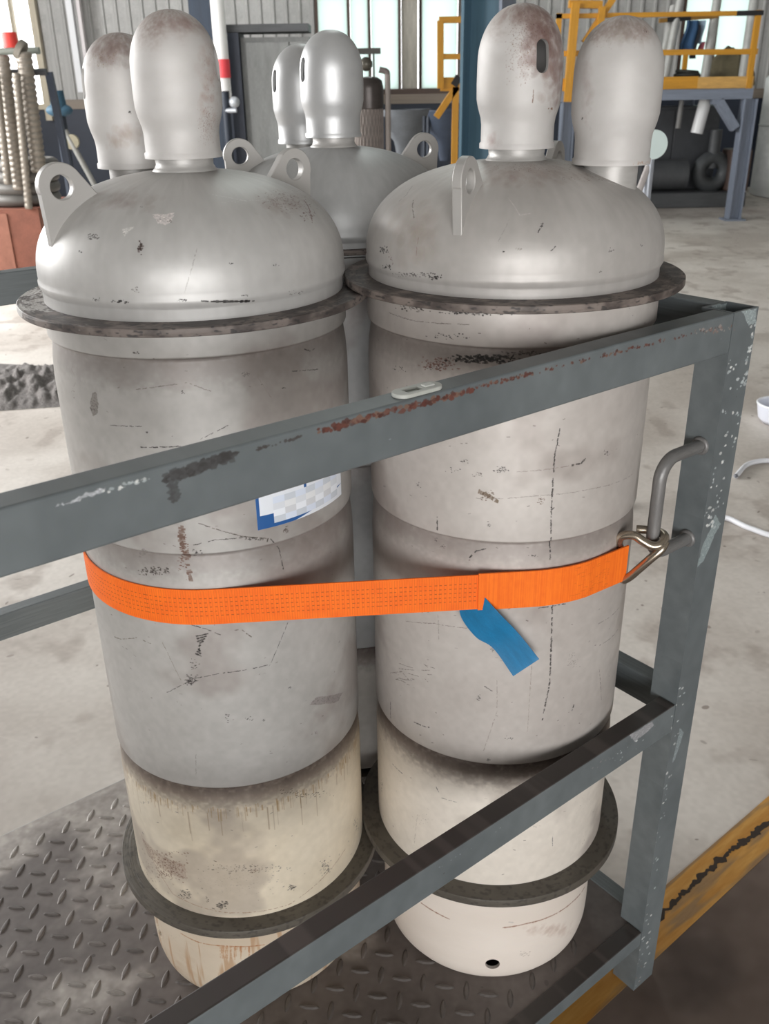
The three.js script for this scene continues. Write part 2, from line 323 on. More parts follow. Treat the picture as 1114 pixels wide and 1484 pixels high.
  spots.sort((a, b) => a.rank - b.rank);
  const put = (o, s) => { o.position.set(s.u, HB - 0.002, s.w); o.rotation.y = s.a * 45 * RAD; };
  spots.slice(0, 300).forEach((s) => put(part('tread', tg, tmat(s), plate), s));
  const rest = spots.slice(300).map((s) => tg.clone().rotateY(s.a * 45 * RAD).translate(s.u, HB - 0.002, s.w));
  if (rest.length) part('further_treads', mergeGeometries(rest), tm[2], plate).userData.kind = 'stuff';
  // strap anchor: a bent round bar welded to the inner side of the post
  const r = 0.0092, u0 = -PS + 0.002, u1 = -0.146, w = -0.022, rc = 0.03;
  const pts = []; const arc = (cu, ch, a0, a1) => { for (let i = 0; i <= 8; i++) { const a = (a0 + (a1 - a0) * i / 8) * RAD; pts.push(V(cu + rc * Math.cos(a), ch + rc * Math.sin(a), w)); } };
  pts.push(V(u0, 1.108, w), V(-0.09, 1.108, w)); arc(u1 + rc, 1.108 - rc, 90, 180); pts.push(V(u1, 1.04, w)); arc(u1 + rc, 0.962 + rc, 180, 270); pts.push(V(-0.09, 0.962, w), V(u0, 0.962, w));
  const barm = mat(0x8e8c8a, 0.42, 0.3); barm.name = 'bar steel';
  const anchor = part('strap_anchor', tube(pts, r, 120, 14, false, 0.1), barm, rack);
  for (const h of [1.108, 0.962]) part('weld', new THREE.TorusGeometry(0.0098, 0.004, 8, 18).rotateY(Math.PI / 2).translate(-PS - 0.001, h, w), barm, anchor);
}

// ------------------------------------------------------------------ cylinders
// profiles as [radius, height]; photo pixels are turned into places on them to lay marks where they are
function hit(c, prof, x, y) {
  const r = ray(x, y), rad = (h) => { for (let i = 1; i < prof.length; i++) { const [r0, h0] = prof[i - 1], [r1, h1] = prof[i]; if (h >= Math.min(h0, h1) && h <= Math.max(h0, h1) && h0 !== h1) return r0 + (r1 - r0) * (h - h0) / (h1 - h0); } return -1; };
  for (let t = 0.6; t < 2.4; t += 0.0015) { const p = EYE.clone().addScaledVector(r, t), d = Math.hypot(p.x - c.x, p.z - c.z); const q = rad(p.y); if (q > 0 && d <= q) return [Math.atan2(p.x - c.x, p.z - c.z), p.y]; }
  return null;
}
function layout(prof) {
  const len = [0]; for (let i = 1; i < prof.length; i++) len.push(len[i - 1] + Math.hypot(prof[i][0] - prof[i - 1][0], prof[i][1] - prof[i - 1][1]));
  const total = len[len.length - 1];
  return {
    total,
    v: (h) => { for (let i = 1; i < prof.length; i++) { const a = prof[i - 1][1], b = prof[i][1]; if (a !== b && h >= Math.min(a, b) && h <= Math.max(a, b)) return (len[i - 1] + (len[i] - len[i - 1]) * (h - a) / (b - a)) / total; } return 0; },
    h: (v) => { const s = v * total; for (let i = 1; i < prof.length; i++) if (s <= len[i]) return prof[i - 1][1] + (prof[i][1] - prof[i - 1][1]) * (s - len[i - 1]) / (len[i] - len[i - 1]); return prof[prof.length - 1][1]; },
  };
}
function ragged(ctx, q, col, al, grain, k) {   // a patch with torn edges and worn-through specks
  ctx.save(); ctx.beginPath(); q.forEach((p, i) => { const n = q[(i + 1) % q.length]; for (let j = 0; j < 6; j++) { const s = 1.3 * k; ctx.lineTo(p[0] + (n[0] - p[0]) * j / 6 + rr(-s, s), p[1] + (n[1] - p[1]) * j / 6 + rr(-s, s)); } }); ctx.clip();
  const xs = q.map((p) => p[0]), ys = q.map((p) => p[1]), x0 = Math.min(...xs) - 3, x1 = Math.max(...xs) + 3, y0 = Math.min(...ys) - 3, y1 = Math.max(...ys) + 3;
  ctx.fillStyle = rgb(col, al * (1 - grain)); ctx.fillRect(x0, y0, x1 - x0, y1 - y0);
  const n = Math.min(900, (x1 - x0) * (y1 - y0) / (3 * k * k)); for (let i = 0; i < n; i++) { const w = rnd(); ctx.fillStyle = rgb(col.map((v) => v * (0.72 + 0.5 * w)), al * rr(0.2, 0.9)); ctx.fillRect(rr(x0, x1), rr(y0, y1), rr(0.6, 3.4) * k, rr(0.5, 1.8) * k); }
  ctx.restore();
}
function painter(c, prof, W, Hc, base, turn, around = 1.25) {
  const lay = layout(prof), [cv, ctx] = canvas(W, Hc, (u, v) => base(u, lay.h(v)));
  const at = (x, y) => { const q = hit(c, prof, x, y); if (!q) return null; let u = (q[0] - (turn ?? 0) * RAD) / (2 * Math.PI) + 0.5; u -= Math.floor(u); return [u * W, (1 - lay.v(q[1])) * Hc]; };
  const k = W / around / 1000;               // canvas pixels per millimetre
  const P = { cv, ctx, at, k };
  P.line = (pts, mm, col = BLACK, al = 0.85, rough = 1) => {
    const q = pts.map((p) => at(...p)); if (q.some((p) => !p)) return;
    for (let i = 1; i < q.length; i++) {
      let [x0, y0] = q[i - 1], [x1, y1] = q[i]; if (Math.abs(x1 - x0) > W / 2) continue;
      const n = Math.max(2, Math.ceil(Math.hypot(x1 - x0, y1 - y0) / (3 * k)));
      for (let j = 0; j < n; j++) { if (rough && rnd() < 0.18 * rough) continue; const a = j / n, b = (j + 1.1) / n, s = 0.5 * k * rough; ctx.strokeStyle = rgb(col, al * rr(0.5, 1)); ctx.lineWidth = Math.max(0.6, mm * k * rr(0.5, 1.3)); ctx.beginPath(); ctx.moveTo(x0 + (x1 - x0) * a + rr(-s, s), y0 + (y1 - y0) * a + rr(-s, s)); ctx.lineTo(x0 + (x1 - x0) * b + rr(-s, s), y0 + (y1 - y0) * b + rr(-s, s)); ctx.stroke(); }
    }
  };
  P.poly = (pts, col, al = 1, grain = 0.35) => { const q = pts.map((p) => at(...p)); if (q.some((p) => !p)) return; ragged(ctx, q, col, al, grain, k); };
  P.chip = (x, y, w, h, col = BLACK, al = 0.9) => { const p = at(x, y); if (!p) return; ctx.fillStyle = rgb(col, al); ctx.beginPath(); for (let a = 0; a < 9; a++) ctx.lineTo(p[0] + Math.cos(a * 0.7) * w * 0.5 * k * rr(0.5, 1.1), p[1] + Math.sin(a * 0.7) * h * 0.5 * k * rr(0.5, 1.1)); ctx.fill(); };
  P.scuff = (x, y, w, h, n, col = BLACK, size = 2) => { for (let i = 0; i < n; i++) P.chip(x + (rnd() + rnd() - 1) * w / 2, y + (rnd() + rnd() - 1) * h / 2, size * rr(0.4, 1.6), size * rr(0.3, 0.9), col, rr(0.35, 0.95)); };
  P.sprinkle = (n, h0, h1, col, size) => { for (let i = 0; i < n; i++) { const u = rnd() * W, v = (1 - lay.v(rr(h0, h1))) * Hc; ctx.fillStyle = rgb(col, rr(0.2, 0.8)); ctx.save(); ctx.translate(u, v); ctx.rotate(rr(-0.5, 0.5)); ctx.fillRect(0, 0, size * k * rr(0.3, 2.2), size * k * rr(0.2, 0.6)); ctx.restore(); } };
  P.drips = (h0, n, lenmm, col, al) => { for (let i = 0; i < n; i++) { const u = rnd() * W, v = (1 - lay.v(h0)) * Hc; ctx.fillStyle = rgb(col, al * rr(0.3, 1)); ctx.fillRect(u, v - rr(0, 6) * k, rr(0.5, 2.4) * k, lenmm * k * rr(0.2, 1)); } };
  P.stainShade = (x, y, w, h, n, col, al = 0.08, mm = 9) => { for (let i = 0; i < n; i++) { const p = at(x + (rnd() + rnd() - 1) * w / 2, y + (rnd() + rnd() - 1) * h / 2); if (!p) continue; const r = mm * k * rr(0.3, 1), g = ctx.createRadialGradient(p[0], p[1], 0, p[0], p[1], r); g.addColorStop(0, rgb(col, al * rr(0.4, 1.2))); g.addColorStop(0.7, rgb(col, al * 0.5)); g.addColorStop(1, rgb(col, 0)); ctx.fillStyle = g; ctx.beginPath(); ctx.ellipse(p[0], p[1], r, r * rr(0.5, 1), rr(0, 3), 0, 7); ctx.fill(); } };  // soft blots: real stains, and shade painted on the cap tops
  P.map = () => tex(cv);
  return P;
}
const silverMat = (map, extra = {}) => new THREE.MeshPhysicalMaterial({ map, roughness: 0.46, metalness: 0.25, clearcoat: 0.08, clearcoatRoughness: 0.4, bumpMap: grainMap, bumpScale: 0.00025, ...extra });

// valve cap: closed shell with a slot in its side, shared by all caps of a size
const CAPS = {};
function capGeometry(s) {
  if (CAPS[s]) return CAPS[s].clone();
  const g = lathe(CAPPROF, 72);
  const slot = new THREE.Shape(); slot.absarc(0, 0.0102, 0.0084, 0, Math.PI); slot.absarc(0, -0.0102, 0.0084, Math.PI, 2 * Math.PI);
  const sg = new THREE.ExtrudeGeometry(slot, { depth: 0.05, bevelEnabled: false, curveSegments: 10 }).translate(0, 0.105, 0.025);
  const ev = new Evaluator(); ev.useGroups = false;
  const a = new Brush(g), b = new Brush(sg); a.updateMatrixWorld(); b.updateMatrixWorld();
  const q = ev.evaluate(a, b, SUBTRACTION).geometry; q.scale(s, s, s);
  CAPS[s] = q; return q.clone();
}
const CAPPROF = (() => { const out = [[0.0485, 0], [0.0485, 0.006], [0.0468, 0.0075], [0.0468, 0.028], [0.0478, 0.036], [0.0515, 0.048], [0.0536, 0.058], [0.054, 0.075], [0.0537, 0.1]]; for (let i = 1; i <= 14; i++) { const a = i / 14 * Math.PI / 2; out.push([0.0537 * Math.cos(a) ** 0.92, 0.1 + 0.065 * Math.sin(a)]); } out[out.length - 1][0] = 0; const inn = out.map(([r, h], i) => [Math.max(0, r - 0.005), i > 8 ? h - 0.005 : h]).reverse(); return [...out, ...inn, [0.0485, 0]]; })();
function capPaint(c, h0, turn, off, marks) {
  const prof = CAPPROF.map(([r, h]) => [r, h + h0]);
  const P = painter(c, prof, 512, 512, (u, h) => { const n = fbm(u * 9, h * 40 + off, 5, 9), s = fbm(u * 80, h * 400, 2, 80), t = smooth(0.12, 0.165, h - h0 + (n - 0.5) * 0.06); let k = mixc([182, 178, 174], [200, 197, 194], n); k = mixc(k, [134, 116, 108], 0.55 * t * (0.3 + 1.1 * s)); return k; }, turn, 0.34);  // browner towards the cap top: dirt plus shade painted into the colour
  marks(P); return silverMat(P.map(), { roughness: 0.58, metalness: 0.15, clearcoat: 0 });
}
const cleanCap = (() => { const [cv] = canvas(256, 256, (u, v) => { const n = fbm(u * 9, v * 14, 5, 9); return mixc([176, 176, 176], [194, 194, 193], n); }); return silverMat(tex(cv), { roughness: 0.44, metalness: 0.5 }); })();
const [blankCv] = canvas(512, 512, (u, v) => { const n = fbm(u * 9, v * 9, 5, 9); return mixc([160, 157, 153], [196, 193, 189], n); });
const metalPaint = silverMat(tex(blankCv));
// ring material: dusty black rubbery paint over steel
const [ringCv, ringCtx] = canvas(2048, 128, (u, v) => { const n = fbm(u * 60, v * 6, 4, 60), s = fbm(u * 200, v * 30, 2, 200); let k = mixc([70, 62, 58], [124, 113, 106], smooth(0.3, 0.75, n)); k = mixc(k, [44, 41, 40], 0.7 * smooth(0.6, 0.8, s)); return k; });
const ringMat = new THREE.MeshStandardMaterial({ map: tex(ringCv), roughness: 0.6, bumpMap: grainMap, bumpScale: 0.0012 });
const ringMatLow = new THREE.MeshStandardMaterial({ map: tex(canvas(1024, 64, (u, v) => { const n = fbm(u * 40, v * 4, 4, 40), q = fbm(u * 200, v * 20, 2, 200); return mixc(mixc([72, 67, 60], [98, 92, 83], n), [54, 50, 46], 0.6 * smooth(0.55, 0.8, q)); })[0]), roughness: 0.55, bumpMap: grainMap, bumpScale: 0.001 });

const paleRing = (() => { const [c] = canvas(2048, 128, (u, v) => { const a = (u - 0.5) * 360, n = fbm(u * 60, v * 6, 4, 60), s = fbm(u * 200, v * 30, 2, 200), e = fbm(u * 30, v * 2, 4, 30); let k = mixc([72, 65, 62], [124, 114, 108], smooth(0.3, 0.75, n)); k = mixc(k, [46, 44, 45], 0.7 * smooth(0.6, 0.8, s)); const p = smooth(0, 0.3, 0.5 - Math.abs(a + 100) / 90 + (e - 0.5) * 1.1 + (s - 0.5) * 0.6); return mixc(k, mixc([176, 172, 168], [204, 202, 198], n), p); }); return new THREE.MeshStandardMaterial({ map: tex(c), roughness: 0.6, bumpMap: grainMap, bumpScale: 0.0012 }); })();   // light paint left on the open side
function domeProfile(R, h0, hs, ha) {      // from the ring (h0) over the weld seam (hs) to the apex (ha)
  const p = [[R * 0.985, h0], [R * 0.985, hs - 0.012], [R * 0.992, hs - 0.009], [R * 1.004, hs - 0.004], [R * 1.004, hs], [R * 0.998, hs + 0.003]], n = 2.3, N = 26;
  for (let i = 0; i <= N; i++) { const t = i / N * Math.PI / 2; p.push([R * Math.cos(t) ** (2 / n), hs + 0.007 + (ha - hs - 0.007) * Math.sin(t) ** (2 / n)]); }
  p[p.length - 1][0] = 0; return p;
}
function bodyProfile(R, h0, h1, bands) {   // straight shell with shallow rolled-in steps under each band
  const p = [[R, h0]];
  for (const b of bands) p.push([R, b - 0.055], [R - 0.0016, b - 0.03], [R - 0.0048, b - 0.006], [R - 0.005, b - 0.003], [R - 0.0035, b - 0.0012], [R - 0.0008, b], [R, b + 0.002]);
  p.push([R, h1]); return p;
}
function lug(t = 0.012) {                  // in the (radius, height) plane, extruded across
  const s = new THREE.Shape(); s.moveTo(0.189, 1.398); s.lineTo(0.1928, 1.466);
  s.absarc(0.167, 1.472, 0.0265, -14 * RAD, 142 * RAD, false); s.lineTo(0.118, 1.452); s.lineTo(0.15, 1.43); s.closePath();
  const hole = new THREE.Path(); hole.absarc(0.167, 1.472, 0.0148, 0, 2 * Math.PI, true); s.holes.push(hole);
  return new THREE.ExtrudeGeometry(s, { depth: t - 0.002, bevelEnabled: true, bevelThickness: 0.001, bevelSize: 0.001, bevelSegments: 1, curveSegments: 20 }).translate(0, 0, -t / 2 + 0.001).rotateY(-Math.PI / 2);
}
const lugGeo = lug();
function footProfile(R, lowBot) {          // closed wall: outer skin upwards, inner skin back down
  const f0 = HB - 0.002, RF = R * 0.955, p = [[RF - 0.022, f0], [RF - 0.012, f0 + 0.003], [RF - 0.005, f0 + 0.014], [RF - 0.001, f0 + 0.034], [RF, f0 + 0.06], [RF, lowBot - 0.035], [RF + 0.003, lowBot - 0.03], [RF + 0.003, lowBot + 0.002]];
  return [...p, ...p.map(([r, h]) => [r - 0.006, h]).reverse(), p[0]];
}
function gasCylinder(o) {
  const { c, R, label, lift } = o, up = (h) => lift ? (h > 1 ? EYE.y - (EYE.y - h) * lift : h) : h;
  const t = thing('gas_cylinder', label, 'gas cylinder', V(c.x, 0, c.z), 0, o.group);
  // foot skirt with a round hole
  const lowTop = o.low[0], lowBot = o.low[1], f0 = HB - 0.002, RF = R * 0.955;
  let foot = lathe(footProfile(R, lowBot), 96);
  if (o.hole) {
    const k = new THREE.CylinderGeometry(0.0125, 0.0125, 0.08, 24).rotateX(Math.PI / 2).translate(0, 0, RF).rotateY(o.hole[0] * RAD).translate(0, o.hole[1], 0);
    const a = new Brush(foot), b = new Brush(k); a.updateMatrixWorld(); b.updateMatrixWorld(); const ev = new Evaluator(); ev.useGroups = false; foot = ev.evaluate(a, b, SUBTRACTION).geometry;
  }
  part('foot_skirt', foot, o.footMat, t);
  part('base_ring', lathe([[R - 0.01, lowBot], [o.rlow - 0.001, lowBot], [o.rlow, lowBot + 0.001], [o.rlow, lowTop - 0.0012], [o.rlow - 0.0012, lowTop], [R - 0.01, lowTop]], 128), ringMatLow, t);
  part('body', lathe(o.body, 160), o.bodyMat, t);
  part('shoulder_ring', lathe([[R - 0.01, o.ring[1]], [o.rring - 0.001, o.ring[1]], [o.rring, o.ring[1] + 0.001], [o.rring, o.ring[0] - 0.0012], [o.rring - 0.0015, o.ring[0]], [R - 0.01, o.ring[0]]], 160), o.ringMat ?? ringMat, t);
  const dome = part('dome', lathe(o.dome, 160), o.domeMat, t);
  for (const a of [o.lug, o.lug + 180]) {
    const l = part('lifting_lug', lugGeo, metalPaint, t); l.rotation.y = (a) * RAD; if (lift) { l.scale.set(lift, lift, lift); l.position.y = EYE.y * (1 - lift); }
  }
  // necks and valve caps: one on the axis, one on the shoulder
  o.caps.forEach(([dx, dz, h, kind, turn], i) => {
    const s = lift ?? 1, hb = up(h);
    const neck = i === 0 ? [[0.043, -0.034], [0.042, -0.016], [0.0385, -0.0125], [0.036, -0.008], [0.0365, -0.004], [0.0365, 0.02]] : [[0.034, -0.07], [0.034, -0.004], [0.034, 0.02]];
    const n = part('valve_neck', lathe(neck.map(([r, y]) => [r * s, y * s]), 40), metalPaint, t); n.position.set(dx, hb, dz);
    const cap = part('valve_cap', capGeometry(s), kind, t); cap.position.set(dx, hb, dz); cap.rotation.y = turn * RAD;
  });
  return t;
}
const A = { x: -0.2475, z: -1.2345 }, B = { x: 0.1798, z: -1.2682 }, C = { x: -0.0725, z: -1.583 };
const silverBase = (off, tint) => (u, h) => {
  const n = fbm(u * 7, h * 6 + off, 5, 7), f = fbm(u * 128, h * 90 + off, 2, 128), st = fbm(u * 90 + off, h * 4, 3, 90);
  const k = mixc(tint[0], tint[1], n); const d = (f - 0.5) * 10 + (st - 0.5) * 8; return [k[0] + d, k[1] + d, k[2] + d];
};
function bodyBase(off, bands, upper, lower) {
  return (u, h) => {
    const n = fbm(u * 8, h * 8 + off, 5, 8), f = fbm(u * 128, h * 100 + off, 2, 128), st = fbm(u * 128 + off, h * 5, 3, 128);
    let k = mixc(upper[0], upper[1], n); if (h < bands[0]) k = mixc(lower[0], lower[1], n);
    const smear = smooth(0.56, 0.72, fbm(u * 10 + 3, h * 9 + off * 2, 4, 10)); k = mixc(k, [128, 116, 110], 0.35 * smear);
    // dark brown bands below the rolled steps: hard upper edge, streaky ragged lower edge
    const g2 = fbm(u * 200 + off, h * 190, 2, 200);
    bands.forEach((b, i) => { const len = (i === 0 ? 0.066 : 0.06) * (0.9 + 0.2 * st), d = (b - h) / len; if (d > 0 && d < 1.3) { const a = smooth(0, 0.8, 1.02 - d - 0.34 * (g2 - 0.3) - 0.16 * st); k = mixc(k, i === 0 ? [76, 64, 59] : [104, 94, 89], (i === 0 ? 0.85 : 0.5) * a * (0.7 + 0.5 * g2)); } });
    const d = (f - 0.5) * 12; return [k[0] + d, k[1] + d, k[2] + d];
  };
}
const UPPER = [[160, 157, 153], [190, 187, 183]], CREAM = [[220, 210, 197], [234, 226, 215]];
{
  // ---- left cylinder
  const bandsA = [0.642, 1.03, 1.288], body = bodyProfile(0.199, 0.36, 1.325, bandsA), dome = domeProfile(0.199, 1.328, 1.356, 1.482);
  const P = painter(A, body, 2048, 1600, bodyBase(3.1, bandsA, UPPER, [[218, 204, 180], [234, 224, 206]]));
  P.drips(0.6, 260, 26, [150, 112, 62], 0.5); P.drips(0.59, 60, 60, [120, 92, 60], 0.35);
  P.sprinkle(260, 0.66, 1.32, [90, 80, 76], 2.2); P.sprinkle(120, 0.38, 0.62, [70, 60, 54], 2.6);
  P.poly([[133, 570], [140, 568], [143, 585], [140, 600], [134, 603], [131, 590]], [120, 114, 110], 0.9);
  P.line([[264, 758], [262, 785], [270, 800], [272, 820], [277, 842]], 8, [92, 66, 54], 0.85); P.scuff(266, 800, 16, 80, 60, [92, 60, 48], 3);
  P.scuff(225, 827, 56, 14, 70, [64, 58, 54], 3.4); P.scuff(207, 800, 20, 16, 20, [128, 122, 118], 4);
  P.line([[288, 758], [351, 777], [388, 780], [386, 788]], 1.3, [64, 58, 52]); P.line([[280, 790], [310, 782], [355, 778]], 1.1); P.line([[390, 778], [404, 795], [410, 825]], 1.1); P.scuff(283, 802, 22, 12, 18, BLACK, 2.4); P.scuff(365, 781, 34, 6, 22, BLACK, 2.4); P.scuff(414, 767, 10, 16, 12, [60, 50, 44], 3);
  P.line([[194, 564], [271, 554], [305, 567]], 0.9, [100, 92, 86]); P.scuff(356, 542, 20, 8, 14, BLACK, 1.6); P.line([[422, 538], [460, 535]], 1, BLACK); P.line([[441, 506], [449, 509], [456, 505]], 1); P.scuff(198, 511, 18, 4, 14, [60, 54, 50], 2); P.line([[160, 616], [205, 618]], 0.7); P.line([[204, 648], [262, 646]], 1.2); P.line([[290, 636], [330, 616]], 0.9); P.scuff(265, 568, 6, 6, 6); P.scuff(410, 562, 6, 6, 6); P.scuff(215, 627, 5, 5, 4);
  P.line([[108, 520], [104, 535], [112, 550], [104, 568]], 0.8, [140, 134, 130]); P.line([[388, 505], [372, 545], [395, 580]], 0.7, [140, 130, 124]);
  for (let i = 0; i < 9; i++) P.line([[302 - i * 2.4, 918 + i * 3.6], [284 + i, 922 + i * 3.6]], 2.2, BLACK, 0.95, 0.4);
  P.scuff(277, 985, 20, 16, 60, BLACK, 3); P.line([[238, 1005], [281, 983], [320, 975], [390, 963]], 1.1); P.line([[417, 902], [390, 965]], 0.7); P.scuff(282, 962, 16, 20, 18); P.line([[269, 902], [300, 912], [319, 919]], 1.2); P.line([[337, 913], [350, 912], [364, 923]], 1.2, [80, 72, 62]); P.line([[165, 922], [175, 926], [200, 924], [224, 935]], 1.3, [84, 78, 64]); P.line([[235, 930], [262, 985]], 0.9, [128, 120, 108]);
  P.poly([[448, 1022], [458, 1009], [496, 1004], [490, 1016]], [128, 120, 118], 0.8);
  P.scuff(330, 1040, 8, 20, 14); P.scuff(360, 1041, 14, 8, 10); P.scuff(382, 1043, 6, 4, 6); P.scuff(420, 996, 5, 4, 6); P.line([[284, 1086], [284, 1124]], 0.7, [110, 106, 100]); P.scuff(455, 1062, 12, 8, 12, [90, 80, 76]);
  P.scuff(440, 1150, 90, 16, 60, [74, 60, 44], 2.6); P.scuff(210, 1163, 20, 4, 16, [70, 62, 54]);
  P.poly([[205, 1212], [236, 1240], [268, 1252], [270, 1274], [240, 1262], [214, 1238]], [124, 96, 82], 0.5, 0.7); P.scuff(238, 1256, 74, 54, 260, [96, 64, 50], 3.2); P.scuff(355, 1258, 150, 14, 120, [92, 86, 80], 2.6); P.scuff(345, 1280, 140, 40, 120, [150, 140, 132], 2); P.scuff(268, 1296, 20, 16, 40, BLACK, 3.4); P.scuff(321, 1312, 20, 14, 50, BLACK, 3.4); P.scuff(423, 1286, 16, 10, 40, [60, 54, 50], 3); P.scuff(472, 1257, 18, 26, 60, [70, 64, 60], 3); P.scuff(300, 1303, 6, 10, 12, BLACK); P.scuff(370, 1262, 20, 8, 24, [84, 62, 48]); P.scuff(516, 1195, 10, 22, 30, [60, 54, 52], 3);
  P.line([[205, 1210], [250, 1295], [330, 1322], [420, 1310], [500, 1230]], 1.4, RUST, 0.5);
  const D = painter(A, dome, 2048, 512, silverBase(7.7, [[168, 165, 161], [196, 194, 191]]));
  D.poly([[220, 311], [252, 309], [250, 320], [240, 326], [228, 322]], [218, 210, 206], 1, 0.12); D.scuff(247, 320, 10, 8, 18, [120, 112, 108], 2); D.poly([[178, 332], [195, 329], [184, 338], [180, 343]], [212, 208, 204], 1, 0.12);
  D.scuff(204, 359, 8, 22, 40, [58, 46, 42], 3); D.scuff(135, 343, 20, 9, 40, [96, 92, 90], 3); D.line([[286, 359], [276, 395], [267, 424]], 0.8, [140, 134, 130]); D.scuff(195, 420, 14, 10, 14, [100, 94, 90]); D.scuff(117, 365, 10, 8, 5);
  D.line([[291, 436], [330, 437], [368, 436]], 3, BLACK, 0.95, 0.3); D.scuff(175, 437, 30, 5, 30, BLACK, 2.4); D.scuff(140, 434, 12, 5, 12); D.scuff(265, 435, 20, 5, 14); D.scuff(355, 428, 16, 4, 8); D.scuff(430, 424, 30, 8, 16, [70, 64, 60]);
  D.stainShade(180, 290, 120, 40, 120, [134, 116, 110], 0.1, 12); D.stainShade(420, 290, 120, 50, 160, [140, 120, 114], 0.09, 12);
  for (let i = 0; i < 16; i++) { D.chip(308 + i * 3.2 + rr(-1, 1), 282 + i * 0.6, 5, 2.4, [206, 204, 202], 0.5); D.chip(322 + i * 4.4 + rr(-1, 1), 293 - i * 0.25 + rr(-1, 1), 5, 2, [204, 200, 198], 0.5); }
  D.scuff(420, 290, 100, 40, 240, [134, 118, 114], 3.4); D.scuff(446, 312, 30, 24, 40, [112, 92, 88], 3); D.line([[440, 290], [452, 320]], 2.2, [104, 76, 72], 0.7); D.scuff(205, 300, 6, 5, 6, [110, 104, 100]); D.scuff(335, 382, 8, 4, 6); D.scuff(400, 384, 16, 4, 6);
  const F = painter(A, footProfile(0.199, 0.36), 1024, 512, (u, h) => { const n = fbm(u * 8, h * 16, 5, 8), st = fbm(u * 128, h * 9, 3, 128); return mixc(mixc([190, 172, 150], [212, 200, 182], n), [160, 116, 78], 0.5 * smooth(0.6, 0.74, st)); });
  F.line([[262, 1352], [286, 1365], [330, 1371], [383, 1369]], 2.6, [150, 88, 46], 0.9, 0.3); for (let i = 0; i < 26; i++) { const x = rr(318, 362); F.line([[x, 1371], [x + rr(-1, 1), rr(1376, 1392)]], 1.2, [156, 90, 44], 0.6, 0.4); } F.stainShade(255, 1400, 60, 60, 60, [168, 132, 100], 0.1, 12); F.scuff(245, 1358, 40, 14, 40, [150, 136, 122], 2);
  gasCylinder({ c: A, R: 0.199, label: 'scuffed silver gas cylinder with rusty cream foot, sticker and orange strap round its waist', group: 'gas cylinders in the rack', low: [0.376, 0.36], rlow: 0.226, ring: [1.331, 1.321], rring: 0.23, body, bodyMat: silverMat(P.map(), { metalness: 0.22 }), dome, domeMat: silverMat(D.map()), footMat: silverMat(F.map(), { metalness: 0.05, roughness: 0.5 }), hole: [-58, 0.235], ringMat: paleRing, lug: -49.7, caps: [[0, 0, 1.496, capPaint(A, 1.496, 85, 2, (K) => { K.stainShade(305, 110, 40, 190, 160, [150, 116, 104], 0.1, 7); K.scuff(302, 182, 34, 60, 420, [112, 78, 68], 0.9); K.scuff(306, 120, 30, 150, 260, [130, 98, 88], 0.8); K.stainShade(272, 30, 110, 40, 170, [132, 110, 102], 0.11, 9); }), 85],  // blots on both cap tops hold painted shade as well as brown dirt
    [-0.0915, -0.105, 1.478, capPaint({ x: A.x - 0.0915, z: A.z - 0.105 }, 1.478, -63, 5, (K) => { K.stainShade(160, 68, 100, 66, 300, [112, 92, 84], 0.14, 9); K.scuff(152, 82, 50, 40, 160, [116, 88, 60], 1); K.stainShade(180, 196, 60, 40, 60, [140, 116, 100], 0.1, 8); K.scuff(188, 164, 6, 8, 8); }), -63]] });
}
